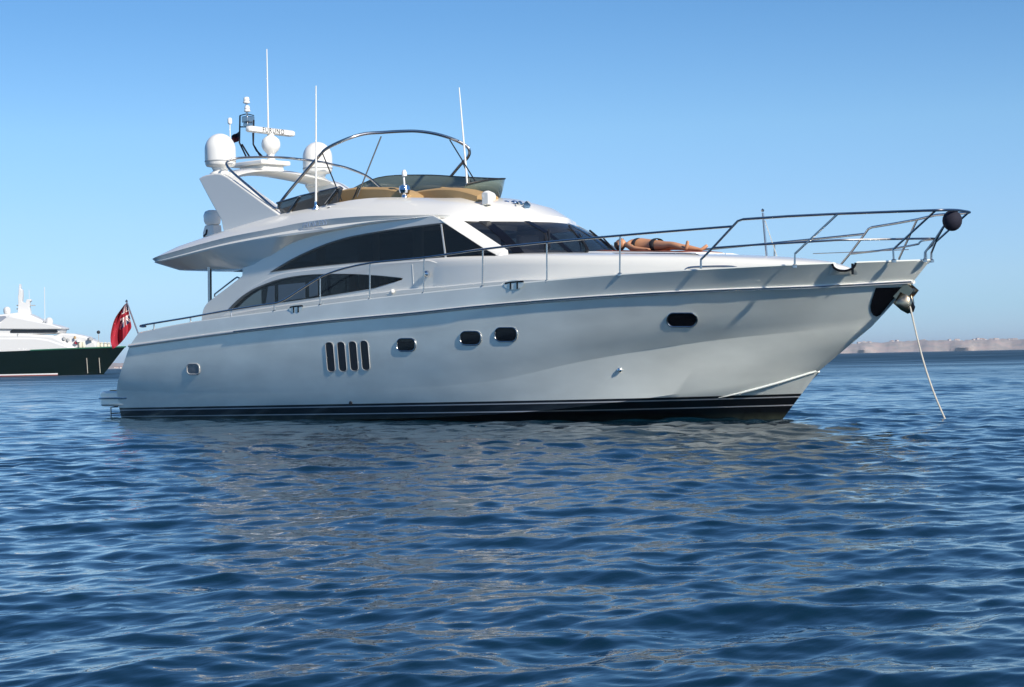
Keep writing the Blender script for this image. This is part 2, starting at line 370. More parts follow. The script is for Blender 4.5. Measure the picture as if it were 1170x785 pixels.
def se(m, x0, xe, p): return lambda x: m * (1 - max(0.0, min(1.0, (x - x0) / (xe - x0))) ** p)
zA = hermite([(1.55, 1.88), (3.0, 2.02), (6.5, 2.22), (9.4, 2.365), (12.5, 2.475), (15.6, 2.56), (18.0, 2.585), (20.4, 2.623)])
zB = hermite([(1.3, 1.61), (4.96, 1.825), (8.2, 1.975), (10.85, 2.06), (12.17, 2.115), (14.27, 2.18), (16.07, 2.213), (17.5, 2.225), (18.9, 2.24), (20.06, 2.281)])
zK = hermite([(.7, .63), (4.4, .56), (10, .62), (12.63, .756), (14.48, 1.064), (15.58, 1.219), (16.92, 1.385), (18.37, 1.508), (19.235, 1.562)])
zC = hermite([(.7, -.06), (6, -.02), (10, .05), (12.5, .14), (13.8, .22), (15.06, .338), (16.27, .494), (17.17, .647), (18.18, .85)])
zD = hermite([(.7, -.14), (10, -.03), (13, .10), (15.0, .20), (15.74, .27), (16.9, .43), (17.5, .60), (18.15, .835)])
sA = hermite([(0, 2.43), (10, 2.43), (12, 2.425), (14, 2.39), (15.5, 2.29), (16.5, 2.16), (17.3, 2.0), (18.15, 1.74), (19, 1.25), (19.7, .66), (20.4, 0)])
sB = lambda x: sA(10 + (x - 10) * 10.4 / 10.06) * (1.02 - .09 * min(1, max(0, (x - 12) / 5.5)) - .12 * min(1, max(0, (x - 17) / 2.4))) if x > 10 else 2.48
sK, sC, sD = se(2.38, 8, 19.235, 3.6), se(2.25, 8, 18.18, 4.6), se(2.12, 8, 18.15, 4.3)
def aft(x): return 0.06 * max(0, (9 - x) / 8) ** 2
SS = sorted([1 - (1 - i / 90) ** 1.35 for i in range(91)] + [(19.36 - .16 + .32 * k / 24 - 1.70) / 18.7 for k in range(25)])   # stations, denser round the bow fairleads
def notch(x): return .125 * math.sqrt(max(0, 1 - ((x - 19.36) / .145) ** 2))
def row(x0, xe, bf, zf, sgn=-1):
    out = []
    for s in SS:
        x = x0 + (xe - x0) * s; out.append(np.array([x, max(0, bf(x) - aft(x)), zf(x)]))
    return out
rA = row(1.70, 20.4, sA, lambda x: zA(x) - notch(x)); rB = row(1.42, 20.06, sB, zB); rK = row(.74, 19.235, sK, zK); rC = row(.74, 18.18, sC, zC); rD = row(.74, 18.15, sD, zD)
rW = row(.74, 16.85, se(1.1, 6, 16.85, 2), lambda x: -.55); rZ = row(.74, 16.2, lambda x: 0, lambda x: -.9)
def mix(a, b, tx, ty): return [np.array([p[0]*(1-tx)+q[0]*tx, p[1]*(1-ty)+q[1]*ty, p[2]*(1-tx)+q[2]*tx]) for p, q in zip(a, b)]
rAB = mix(row(1.70, 20.4, sA, zA), rB, .5, .62)
def fair(tx, y_mid, y_bow):      # rounded above the knuckle amidships, straighter flare towards the stem
    out = []
    for p, q in zip(rB, rK):
        k = min(1, max(0, (p[0] - 15.5) / 3.5)); ty = y_mid + (y_bow - y_mid) * k
        out.append(np.array([p[0]*(1-tx)+q[0]*tx, p[1]*(1-ty)+q[1]*ty, p[2]*(1-tx)+q[2]*tx]))
    return out
rM1 = fair(.42, .16, .35); rM2 = fair(.78, .42, .70); rM3 = fair(.985, .97, .985)
for p in rK: p[1] += .004 * min(1, max(0, (p[0] - 9) / 4)) * (1 if p[1] > .05 else 0)
rKC = mix(rK, rC, .5, .38)
side_rows = [rA, rAB, rB, rM1, rM2, rM3, rK, rKC, rC, rD, rW, rZ]
def with_corner(r):
    p = r[0]; pre = [np.array([p[0] - .10, p[1] - .26, p[2]]), np.array([p[0] - .085, p[1] - .12, p[2]]), np.array([p[0] - .045, p[1] - .035, p[2]])]
    if p[1] < .3: pre = [np.array([p[0] - .1, 0, p[2]])] * 3
    return pre + r
side_rows = [with_corner(r) for r in side_rows]
mb = MB()
stb = [[(p[0], -p[1], p[2]) for p in r] for r in side_rows]; prt = [[(p[0], p[1], p[2]) for p in r] for r in side_rows]
mb.loft(stb); mb.loft(prt, flip=True)
mb.loft([[r[0] for r in stb], [r[0] for r in prt]])        # transom
hullverts, hullfaces = list(mb.v), list(mb.f)
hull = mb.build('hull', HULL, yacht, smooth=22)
BVH = BVHTree.FromPolygons(hullverts, hullfaces)
def on_hull(px, py, out=0.006):
    d = Vector(ray(px, py)); loc, nor, idx, dist = BVH.ray_cast(Vector(CAM), d)
    if loc is None: return None
    if nor.dot(d) > 0: nor = -nor
    return np.array(loc + nor * out)

# bulwark inner face, cap and deck
mb = MB(); inset = lambda x: .10 + .42 * min(1, max(0, (x - 13) / 5))
for sg in (-1, 1):
    o_ = [(p[0], sg * p[1], p[2]) for p in rA]; c1 = [(p[0] - .0, sg * max(0, p[1] - .02), p[2] + .022) for p in rA]
    c2 = [(min(p[0], 20.3), sg * max(0, p[1] - .085), p[2] + .022) for p in rA]; c3 = [(min(p[0], 19.85), sg * max(0, p[1] - inset(p[0])), zA(p[0]) - .36) for p in rA]
    mb.loft([o_, c1, c2, c3], flip=sg > 0)
mb.build('bulwark_cap', SILVER, yacht, smooth=40)
mb = MB(); mb.loft([[(min(p[0], 19.85), -max(0, p[1] - inset(p[0]) + .01), zA(p[0]) - .34) for p in rA], [(min(p[0], 19.85), max(0, p[1] - inset(p[0]) + .01), zA(p[0]) - .34) for p in rA]])
mb.build('deck', DECK, yacht, smooth=40)
# rub rail, both sides
for sg in (-1, 1):
    mb = MB(); mb.tube([(p[0], sg * (p[1] + .012), p[2]) for p in rB], 0.035, 10); mb.build('rub_rail', RUBR, yacht)
    mb = MB(); mb.tube([(p[0] + .004, sg * (p[1] + .05), p[2] + .004) for p in rB[14:]], 0.013, 8); mb.build('rub_rail_strip', STEEL, yacht)
mb = MB(); mb.tube([(p[0], -(p[1] + .008), p[2]) for p in rD if p[0] > 16.7][:-1], [.002 + .018 * min(1, max(0, (p[0] - 16.7) / .5)) for p in rD if p[0] > 16.7][:-1], 8); mb.build('spray_rail', SILVER, yacht); mb = MB(); mb.tube([(p[0], (p[1] + .008), p[2]) for p in rD if p[0] > 16.7][:-1], [.002 + .018 * min(1, max(0, (p[0] - 16.7) / .5)) for p in rD if p[0] > 16.7][:-1], 8); mb.build('spray_rail', SILVER, yacht)

# swim platform
pl = []
for (x, y) in [(1.1, 2.27), (0.4, 2.29), (.12, 2.28), (-.07, 2.20), (-.16, 2.0), (-.20, 1.5), (-.21, 0)]: pl.append((x, -y))
pl = pl + [(x, -y) for x, y in pl[-2::-1]]
mb = MB(); mb.prism([(x, y, .27) for x, y in pl], (0, 0, .345)); sw = mb.build('swim_platform', SILVER, yacht, bevel=.05)
mb = MB(); mb.tube([(x * 1.0 - (0.012 if x < .3 else 0), y * 1.006, .455) for x, y in pl], .022, 8); mb.build('fender_strip', STEEL, sw)
mb = MB(); mb.box((.45, 0, .627), (1.0, 3.9, .02)); mb.build('teak_panel', TEAK, sw, smooth=0)
mb = MB()
for y in (-1.95, -1.6): mb.tube([(.25, y, .255), (-.02, y, .235), (-.03, y, -.4)], .018, 6)
for z in (.1, -.12): mb.tube([(-.03, -1.95, z), (-.03, -1.6, z)], .016, 6)
mb.build('swim_ladder', STEEL, yacht)

# openings in the hull side
def rounded(cx, cy, w, h, rx, n=7, slant=0.0):
    out = []
    for (sx, sy, a0) in ((1, -1, -90), (1, 1, 0), (-1, 1, 90), (-1, -1, 180)):
        r = min(rx, w / 2, h / 2)
        for k in range(n):
            a = R(a0 + 90 * k / (n - 1)); px = cx + sx * (w / 2 - r) + r * math.cos(a); py = cy + sy * (h / 2 - r) + r * math.sin(a)
            out.append((px + slant * (py - cy), py))
    return out
def opening(name, cx, cy, w, h, rx, glass, slant=0, rim=.013, rimm=STEEL):
    pts = rounded(cx, cy, w, h, rx, slant=slant); O = [on_hull(*p, out=.006) for p in pts]
    O = [on_hull(*p, out=.009) for p in pts]; O2 = [on_hull(cx + (x - cx) * .55, cy + (y - cy) * .55, .012) for x, y in pts]; oc_ = on_hull(cx, cy, .013)
    for sg in (1, -1):
        Q = [(p[0], p[1] * sg, p[2]) for p in O]; Q2 = [(p[0], p[1] * sg, p[2]) for p in O2]; nq = len(Q)
        mb = MB(); mb.loft([Q, Q2], closed=True); mb.add(Q2 + [(oc_[0], oc_[1] * sg, oc_[2])], [(i, (i + 1) % nq, nq) for i in range(nq)])
        g = mb.build(name, glass, yacht, smooth=60)
        mb = MB(); mb.tube(Q, rim, 8, closed=True); mb.build('rim', rimm, g)
opening('porthole', 464.4, 394, 21, 14.6, 5.5, BLACKGL); opening('porthole', 538, 386.4, 24, 15.6, 6.5, BLACKGL)
opening('porthole', 578.4, 382.3, 25.5, 16, 6.5, BLACKGL); opening('porthole', 779.4, 365.3, 34.5, 15.6, 7.6, BLACKGL)
for cx, cy in ((377.8, 408), (391, 407.6), (404.2, 407), (417.4, 406.2)): opening('vent_slot', cx, cy, 9, 34, 4, BLACK, slant=0.085, rim=.008, rimm=HGREY)
SMOKE = mat('smoke_grey_port', (0.16, 0.17, 0.18), 0.15)
opening('aft_porthole', 221.2, 421.7, 14, 12, 4, SMOKE, slant=.04, rim=.016, rimm=HGREY)
mb = MB(); p = on_hull(708.5, 422.5, .02); mb.lathe([(.03, -.02), (.045, 0), (.03, .03), (0, .04)], p, 12, axis=(.1, -1, .1)); mb.build('skin_fitting', CHROME, yacht)
mb = MB(); p = on_hull(401.0, 460.5, .01); mb.lathe([(.04, -.02), (.04, .01), (0, .015)], p, 12, axis=(0, -1, 0)); mb.build('exhaust_outlet', BLACK, yacht)

# mooring cleats set in recesses of the bulwark
for cx, cy, s in ((338.6, 353.0, .17), (587.6, 325.6, .2)):
    for sg in (1, -1):
        p = on_hull(cx, cy, .012); p = np.array([p[0], p[1] * sg, p[2]])
        mb = MB(); pts = []
        for k in range(24):
            a = 2 * math.pi * k / 24; pts.append((p[0] + s * 1.25 * math.cos(a), p[1], p[2] + .085 * math.sin(a) + s*.02))
        mb.add(pts, [tuple(range(24))]); rc = mb.build('cleat_recess', SILVER, yacht)
        mb = MB(); yo = .012 * sg
        mb.tube([(p[0] - s * 1.1, p[1] + yo, p[2] + .035), (p[0] - s * .5, p[1] + yo, p[2] + .05), (p[0] + s * .5, p[1] + yo, p[2] + .055), (p[0] + s * 1.1, p[1] + yo, p[2] + .05)], .02, 8)
        for q in (-.42, .42): mb.tube([(p[0] + q * s, p[1] + yo, p[2] + .05), (p[0] + q * s, p[1] + yo, p[2] - .075)], .026, 8)
        mb.build('cleat', BLACKGL, rc)
# bow fairleads: half-moon notches in the bulwark, trimmed in black, with a horn inside
for sg in (1, -1):
    Q = [(p[0], sg * -(p[1] + .012), p[2]) for p in rA if abs(p[0] - 19.36) < .147]
    mb = MB(); mb.tube(Q, .020, 8); fl = mb.build('fairlead', BLACKGL, yacht)
    mb = MB(); mb.tube([(19.44, -(sA(19.44) - .05) * sg, 2.42), (19.44, -(sA(19.44) - .05) * sg, 2.60)], .022, 8); mb.build('fairlead_horn', BLACKGL, yacht)

# black chafe plate under the bow
pp = [(1000.7, 328.5), (1012, 328.2), (1022, 327.9), (1030, 327.6), (1027.5, 335), (1018.5, 343.5), (1011, 353.0), (1005.5, 359.5), (1001.5, 361.5), (997.5, 359.5), (995, 355), (994.4, 349.5), (996, 342), (998.5, 335)]
for sg in (1, -1):
    O = []
    for px, py in pp:
        q = None; k = 0
        while q is None and k < 30: q = on_hull(px - .4 * k, py, .012); k += 1
        O.append(q)
    cx = np.mean([p[0] for p in pp]); cy = np.mean([p[1] for p in pp]); mb = MB()
    rings = [[on_hull(cx + (px - cx) * t, cy + (py - cy) * t, .012) for px, py in pp] for t in (.25, .5, .75)] + [O]
    rings = [[(p[0], p[1] * sg, p[2]) for p in r] for r in rings if all(p is not None for p in r)]
    mb.loft(rings, closed=True); c0 = on_hull(cx, cy, .012); n = len(pp); b = len(mb.v)
    mb.add(rings[0] + [(c0[0], c0[1] * sg, c0[2])], [(i, (i + 1) % n, n) for i in range(n)])
    mb.build('chafe_plate', BLACKGL, yacht, smooth=60)

# bow roller
mb = MB()
for y in (-.07, .07): mb.prism([(19.55, y - .012, 2.22), (20.0, y - .012, 2.24), (20.12, y - .012, 2.14), (20.02, y - .012, 2.04), (19.8, y - .012, 1.98)], (0, .024, 0))
mb.tube([(20.03, -.08, 2.13), (20.03, .08, 2.13)], .05, 12); mb.build('bow_roller', BRONZE, yacht)

# ---- deckhouse
def side(pts, y, thick, name, m, parent, bevel=0, both=True, smooth=30, hole=None):
    out = []
    for sg in ((1, -1) if both else (1,)):
        mb = MB(); mb.prism([(p[0], p[1] * sg, p[2]) for p in [at(*q, y) for q in pts]], (0, thick * sg, 0)); o = mb.build(name, m, parent, bevel=0 if hole else bevel, smooth=smooth); out.append(o)
        if hole:      # cut the window opening right through the panel
            cb_ = MB(); cb_.prism([(p[0], p[1] * sg, p[2]) for p in [at(*q, y - .1) for q in hole]], (0, (thick + .3) * sg, 0)); c = cb_.build('cutter', m, parent, smooth=0)
            bo = o.modifiers.new('cut', 'BOOLEAN'); bo.operation = 'DIFFERENCE'; bo.object = c; bo.solver = 'EXACT'
            bpy.context.view_layer.update(); me = bpy.data.meshes.new_from_object(o.evaluated_get(bpy.context.evaluated_depsgraph_get()))
            o.modifiers.clear(); o.data = me; bpy.data.objects.remove(c)
            for p in me.polygons: p.use_smooth = True
            me.set_sharp_from_angle(angle=R(smooth))
            if bevel: b = o.modifiers.new('bevel', 'BEVEL'); b.width = bevel; b.segments = 3; b.limit_method = 'ANGLE'; b.angle_limit = R(35)
    return out
def sp2(pts, n=4): return [(p[0], p[1]) for p in smooth_path([(a, b, 0) for a, b in pts], n)]
upwin = sp2([(308, 311.2), (328, 298.8), (345, 290), (366.4, 280.6), (385, 274.2), (404.6, 269.2), (442.8, 262.5), (481, 257.3), (506, 254.4)], 3) + [(530, 269.0), (552.6, 283.8), (566, 290.6), (565, 293.0)] + [(514.5, 295.2), (460, 297.0), (404.6, 300.6), (347, 306.2)]
lowwin = sp2([(259.5, 354.4), (272, 341.9), (286, 332), (300, 325.5), (318.7, 319), (347, 314.2), (385.5, 312.7), (423.7, 314.2), (457, 317.6)], 3) + [(456, 319.2), (423.7, 329.3), (366.4, 339.0), (318.7, 346), (290, 350.4)]
upper = sp2([(230, 369), (231, 358), (234, 349.5), (241, 342.4), (259, 329), (276.5, 315.3)], 3) + [(277, 306.0)] + [(290, 302), (328, 278), (370, 263.5), (424, 253), (460, 249.5), (494.6, 246)] + [(507, 252.5), (552.6, 283.6), (572, 293), (572, 299)] + sp2([(506, 302), (460, 304), (366, 311.5), (318, 320), (290, 331), (266, 350), (256, 362), (251, 369)], 3)
shrink = lambda P, k=.985: [(np.mean([q[0] for q in P]) + (x - np.mean([q[0] for q in P])) * k, np.mean([q[1] for q in P]) + (y - np.mean([q[1] for q in P])) * .94) for x, y in P]
side(upper, -1.95, .14, 'cabin_side', GEL, yacht, bevel=.02, hole=shrink(upwin))
lower = sp2([(249, 369), (258.5, 355), (266, 345.8), (275, 337.5), (290, 327), (309, 317), (328, 311.3), (366.4, 306.6), (404.6, 302.8), (460, 299.0), (490, 297.2)], 4) + [(500, 300), (506, 330), (500, 338), (440, 347), (366, 353), (314, 361), (251, 371)]
side(lower, -2.03, .14, 'lower_cabin_side', GEL, yacht, bevel=.03, hole=shrink(lowwin))
step = [(251, 361.5), (290, 353.6), (366, 342.4), (423.7, 335.3), (460, 330.7), (504, 327.2), (552, 322.6), (600, 319.0), (640, 318.8), (655, 323), (600, 330), (504, 340), (440, 348), (366, 354), (314, 362), (253, 372)]
side(step, -2.085, .12, 'side_deck_step', GEL, yacht, bevel=.015)
# cabin core: bulkheads, roof deck
INT = mat('saloon_joinery', (0.10, 0.06, 0.035), 0.4); CURT = mat('cream_curtain', (0.62, 0.58, 0.50), 0.9); DASH = mat('helm_dash', (0.22, 0.22, 0.23), 0.5)
mb = MB(); mb.box((7.9, .62, 3.38), (4.4, .1, 1.0)); mb.box((8.9, .62, 2.5), (2.2, .5, .7)); mb.build('saloon_joinery', INT, yacht, bevel=.05)
for x0, w_ in ((7.05, .26), (8.75, .18), (9.9, .3)):
    for sg in (1, -1):
        mb = MB(); mb.loft([[(x0 + w_ * k / 24, sg * (-1.76 + .03 * math.sin(k * 1.6)), z) for k in range(25)] for z in (2.95, 3.8)]); mb.build('curtain', CURT, yacht, smooth=60)
for x0 in (7.7, 8.0, 8.3, 8.6):
    for sg in (1, -1): mb = MB(); mb.box((x0, sg * -1.35, 2.85), (.2, .12, .62)); mb.build('saloon_chair', CURT, yacht, bevel=.04)
mb = MB(); mb.prism([(11.5, -1.5, 2.9), (12.75, -1.5, 2.9), (12.6, -1.5, 3.12), (11.9, -1.5, 3.25), (11.55, -1.5, 3.2)], (0, 3.0, 0)); mb.build('helm_dash', DASH, yacht, bevel=.04)
for y in (-.75, .35): mb = MB(); mb.box((11.0, y, 3.2), (.16, .55, .8)); mb.build('pilot_seat', DASH, yacht, bevel=.05)
mb = MB(); mb.box((5.25, 0, 2.6), (.05, 3.5, 1.5)); mb.build('aft_door', GLASS, yacht, smooth=0)

w1, w1p = side(upwin, -1.962, .03, 'saloon_window', GLASS, yacht, smooth=0)
for sg, par in ((1, w1), (-1, w1p)):
    mb = MB(); mb.prism([(p[0], p[1] * sg, p[2]) for p in [at(x, y, -1.968) for x, y in ((503.2, 256), (504.6, 256), (510, 294.6), (508.2, 294.8))]], (0, .01 * sg, 0)); mb.build('mullion', GEL2, par, smooth=0)
w2, w2p = side(lowwin, -2.042, .03, 'galley_window', GLASS, yacht, smooth=0)
for sg, par in ((1, w2), (-1, w2p)):
    for q in ([(306.5, 327.5), (313.5, 326.3), (313.5, 345.6), (303.5, 347.0)], [(318, 325.5), (348.5, 322.8), (348.5, 340.6), (318, 345)], [(353, 322.0), (362.5, 320.8), (363, 337.6), (353.3, 339.4)]):
        mb = MB(); mb.prism([(p[0], p[1] * sg, p[2]) for p in [at(x, y, -2.048) for x, y in q]], (0, .01 * sg, 0)); mb.build('see_through_patch', SEE_THROUGH, par, smooth=0)  # lighter patches painted for the view through to the opposite windows
# door seams and a fitting in the lower side
for x0, y0, x1, y1 in ((471.3, 302, 472.6, 330), (504.2, 300, 505.2, 327)):
    mb = MB(); mb.tube([at(x0, y0, -2.031), at(x1, y1, -2.031)], .005, 6); mb.build('door_seam', RUBR, yacht)
mb = MB(); mb.lathe([(.05, 0), (.07, .02), (.06, .06), (.02, .09), (0, .09)], at(489, 313, -2.04), 14, axis=(0, -1, 0)); mb.build('fuel_filler', CHROME, yacht)
mb = MB(); mb.lathe([(.04, 0), (.05, .02), (.03, .05), (0, .06)], at(449, 333, -2.09), 12, axis=(0, -1, 0)); mb.build('deck_light', DOME, yacht)
# coachroof and foredeck trunk
bC = hermite([(10.0, 1.99), (10.3, 2.0), (11.0, 2.045), (12.3, 2.045), (13.5, 1.96), (14.5, 1.80), (15.5, 1.55), (16.5, 1.22), (17.5, .84), (18.3, .48), (18.85, .12)])
zS = hermite([(10.3, at(470, 298.4, -2.0)[2] + .03), (11.2, at(506, 296.4, -2.0)[2] + .035), (12.3, 3.095), (13.2, 3.055), (14.5, 2.98), (16, 2.89), (17, 2.81), (18, 2.70), (18.5, 2.61), (18.85, 2.50)])
mb = MB(); rows = []
for x in list(np.linspace(10.3, 18.85, 76)):
    b = bC(x); z = zS(x); zb = zA(x) - .36
    kf = .25 + .75 * min(1, max(0, (x - 10.8) / 2.4)); ff = lambda q: b * (1 - (1 - q) * kf)
    half = [(b + .02 * kf, zb), (b, z - .20), (ff(.985), z - .10), (ff(.955), z - .035), (ff(.9), z), (b * .75, z + .03), (b * .5, z + .055), (b * .25, z + .066), (0, z + .07)]
    rows.append([(x, -y, zz) for y, zz in half] + [(x, y, zz) for y, zz in half[-2::-1]])
mb.loft(rows); mb.add(rows[-1], [tuple(range(len(rows[-1])))]); mb.build('coachroof', GEL, yacht, smooth=40)
mb = MB(); mb.tube([at(700, 289.6, -.95), at(780, 290.0, -.95), at(795, 290.4, -.95), at(799, 292, -.95), (at(800, 297, -.95)[0], -.95, at(800, 297, -.95)[2] - .1)], .016, 8); mb.build('sunpad_rail', STEEL, yacht)
pth = smooth_path([at(782, 309.5, -2.02), at(784, 307.5, -2.0), at(789, 305.6, -1.96), at(805, 304.8, -1.85), at(826, 304.4, -1.72), at(838, 305, -1.63), at(848, 307.5, -1.58)], 4)
for sg in (1, -1): mb = MB(); mb.tube([(p[0], p[1] * sg, p[2]) for p in pth], .018, 8); mb.build('foredeck_handrail', STEEL, yacht)

# ---- windscreen
def wbase(y): return np.array([13.07 - .205 * y * y, y, 3.118])
def wtop(y): return np.array([11.97 - .30 * y * y, y, 3.79])
def ws_pt(u, v, out=0.0):      # u -1..1 across, v 0 bottom .. 1 top
    p = wbase(1.74 * u) * (1 - v) + wtop(1.66 * u) * v
    n = np.array([.55, .42 * u, .75]); n /= np.linalg.norm(n)
    return p + n * (out + .05 * math.sin(math.pi * v))
mb = MB(); mb.loft([[ws_pt(u, v) for u in np.linspace(-1, 1, 41)] for v in np.linspace(0, 1, 9)])
wsn = mb.build('windscreen', mat('windscreen_glass', (0.008, 0.013, 0.022), 0.03, ior=1.6, var=0.5, vscale=1.5, alpha=.62), yacht, smooth=60)
for ub, ut in ((-.345, -.36), (.345, .36), (-.90, -.80), (.90, .80)):
    w = .035 if abs(ub) < .5 else .05
    mb = MB(); mb.loft([[ws_pt(ub * (1 - v) + ut * v + d, v, .012) for d in (-w, 0, w)] for v in np.linspace(0, 1, 9)]); mb.build('mullion', BLACKGL, wsn, smooth=60)
for u0, u1, v1 in ((-.62, -.30, .62), (-.12, .14, .80), (.42, .62, .72)):
    wp = mb = MB(); a = ws_pt(u0, .02, .05); b = ws_pt(u0 * .4 + u1 * .6, .45, .07); c = ws_pt(u1, v1, .035)
    mb.tube([ws_pt(u0, .0, .0), a], .04, 8); mb.tube([a, b], .016, 6); mb.tube([ws_pt(u0 + .03, .03, .05), b], .012, 6)
    wp = mb.build('wiper', BLACK, wsn)
    mb = MB(); d0 = ws_pt(u0 * .75 + u1 * .25, .12, .03); mb.tube([d0, c], .02, 6); mb.build('wiper_blade', BLACK, wp)
# white corner pillars
for sg in (1, -1):
    lft = [at(x, y, -1.955) for x, y in ((503, 250.5), (507, 253.8), (530, 269), (552.6, 283.9), (566, 291.2), (570, 293.0), (576, 301))]
    rgt = [wtop(-1.70) + np.array([-.04, 0, .03]), wtop(-1.67) * .93 + wbase(-1.75) * .07, wtop(-1.67) * .62 + wbase(-1.75) * .38, wtop(-1.67) * .3 + wbase(-1.75) * .7, wtop(-1.67) * .05 + wbase(-1.75) * .95, wbase(-1.76) + np.array([.0, 0, -.01]), wbase(-1.80) + np.array([.08, 0, -.2])]
    md = [(np.array(a) + np.array(b)) / 2 + np.array([.03, -.05, .03]) for a, b in zip(lft, rgt)]
    rg2 = [np.array(b) + np.array([.03, -.0, .045]) for b in rgt]
    rws = [[(p[0], p[1] * sg, p[2]) for p in rr] for rr in (lft, md, rg2, rgt)]
    rws = [[tuple(q) for q in smooth_path(r, 4)] for r in rws]
    mb = MB(); mb.loft(rws); mb.build('windscreen_pillar', GEL, yacht, smooth=50)

# ---- flybridge moulding: closed horseshoe loops, starboard half given aft centre -> front centre
E_ = [(1.45, 0, 3.42), (1.50, -1.0, 3.43), (1.66, -1.75, 3.45), (1.95, -2.05, 3.46), (2.5, -2.12, 3.48), (4.29, -2.12, 3.65), (5.93, -2.12, 3.755), (6.88, -2.11, 3.785), (7.8, -2.06, 3.82), (8.92, -2.0, 3.885), (9.83, -1.975, 3.90), (10.68, -1.93, 3.895), (11.14, -1.72, 3.81), (11.40, -1.36, 3.79), (11.77, -.80, 3.785), (11.97, 0, 3.785)]
R2_ = [(1.35, 0, 3.53), (1.42, -1.05, 3.53), (1.60, -1.82, 3.54), (1.93, -2.09, 3.56), (2.5, -2.13, 3.63), (4.4, -2.10, 3.85), (5.93, -2.07, 3.955), (7.0, -2.05, 4.03), (8.0, -2.03, 4.05), (9.0, -1.99, 4.03), (9.94, -1.95, 3.98), (10.74, -1.88, 3.945), (11.12, -1.66, 3.90), (11.36, -1.30, 3.90), (11.70, -.75, 3.915), (11.88, 0, 3.92)]
M_ = [(1.8, 0, 3.64), (1.85, -1.05, 3.64), (2.1, -1.72, 3.69), (2.45, -1.92, 3.75), (2.95, -1.97, 3.82), (4.6, -1.96, 4.02), (5.95, -1.93, 4.14), (7.0, -1.91, 4.22), (8.05, -1.86, 4.26), (9.0, -1.79, 4.25), (9.95, -1.70, 4.19), (10.60, -1.52, 4.14), (10.92, -1.30, 4.13), (11.18, -.98, 4.13), (11.40, -.55, 4.14), (11.48, 0, 4.15)]
T_ = [(2.3, 0, 3.74), (2.35, -1.05, 3.75), (2.55, -1.55, 3.80), (2.8, -1.70, 3.86), (3.3, -1.74, 3.95), (4.7, -1.74, 4.14), (5.9, -1.72, 4.285), (7.0, -1.68, 4.365), (8.1, -1.60, 4.435), (8.9, -1.50, 4.425), (9.6, -1.38, 4.375), (10.1, -1.20, 4.34), (10.4, -1.0, 4.33), (10.62, -.72, 4.33), (10.75, -.38, 4.335), (10.8, 0, 4.34)]
TI_ = [(p[0] + (.10 if p[0] < 5 else -.10 if p[0] > 9.5 else 0), p[1] * .93, p[2] + .005) for p in T_]
FL_ = [(p[0] + (.14 if p[0] < 5 else -.2 if p[0] > 9.5 else 0), p[1] * .88, 3.72) for p in T_]
S_ = [(2.05, 0, 3.28), (2.08, -1.0, 3.28), (2.15, -1.5, 3.28), (2.3, -1.66, 3.28), (2.7, -1.70, 3.275), (4.55, -1.72, 3.205), (5.45, -1.90, 3.26), (6.4, -1.90, 3.60), (7.6, -1.90, 3.78), (8.92, -1.90, 3.84), (9.83, -1.9, 3.86), (10.6, -1.85, 3.86), (11.0, -1.6, 3.78), (11.3, -1.3, 3.76), (11.65, -.78, 3.755), (11.85, 0, 3.755)]
def loop(h):
    full = list(h) + [mir(p) for p in h[-2:0:-1]]
    return [tuple(p) for p in smooth_path(full, 5, closed=True)]
H_ = [tuple(np.array(a) * .45 + np.array(b) * .55 + np.array([.035 if a[0] < 2.2 else 0, (.045 if a[1] < -1.9 else 0), -.02])) for a, b in zip(E_, R2_)]
L2_ = [tuple(np.array(a) + (np.array(b) - np.array(a)) * .18 + np.array([0, -.012 if a[1] < -1.5 else 0, 0])) for a, b in zip(E_, R2_)]
LH, LL2 = loop(H_), loop(L2_)
LE, LR, LM, LT, LTI, LFL, LS = [loop(h) for h in (E_, R2_, M_, T_, TI_, FL_, S_)]
mb = MB(); mb.loft([LS, LE, LL2, LH, LR, LM, LT, LTI, LFL], closed=True)
n = len(LFL); mb.add(LFL, [tuple(range(n))]); mb.add(LS, [tuple(range(n))[::-1]])
fly = mb.build('flybridge', GEL, yacht, smooth=28)
for px, py in ((232.5, 296), (252.5, 292.5)):
    mb = MB(); mb.lathe([(.07, -.02), (.07, .012), (.05, .02), (0, .02)], np.array(at(px, py, -1.93)), 14, axis=(0, -.6, -.8)); mb.build('downlight', DOME, fly)
cu = bpy.data.curves.new('name_lettering', 'FONT'); cu.body = 'PRINCESS'; cu.size = .16; cu.extrude = .004; cu.materials.append(LETTER); cu.space_character = 1.15
def text_mesh(name, cu, m, parent):
    t = bpy.data.objects.new(name, cu); COL.objects.link(t); bpy.context.view_layer.update()
    me = bpy.data.meshes.new_from_object(t.evaluated_get(bpy.context.evaluated_depsgraph_get())); bpy.data.objects.remove(t)
    o = bpy.data.objects.new(name, me); COL.objects.link(o); o.parent = parent
    if not me.materials: me.materials.append(m)
    return o
to = text_mesh('name_lettering', cu, LETTER, yacht)
p = at(345, 261.0, -2.09); to.location = (p[0] - YX, p[1], p[2]); to.rotation_euler = (R(76), R(-2.5), 0)
# support posts of the overhang
for sg in (1, -1):
    mb = MB(); mb.tube([(3.44, -1.72 * sg, 3.30), (3.42, -1.72 * sg, 2.3)], .045, 12); mb.build('overhang_post', STEEL, yacht)
    h = [at(x, y, -1.9) for x, y in ((245, 339), (245.4, 336), (268, 318.5), (271, 316.6), (274, 318))]
    mb = MB(); mb.tube([(q[0], q[1] * sg, q[2]) for q in h], .018, 8); mb.build('handrail', STEEL, yacht)
mb = MB(); mb.prism([(1.9, -2.0, 1.7), (3.5, -2.0, 1.7), (3.5, -2.0, 2.05), (1.9, -2.0, 1.95)], (0, 4.0, 0)); mb.build('cockpit_seat', GEL2, yacht, bevel=.04)

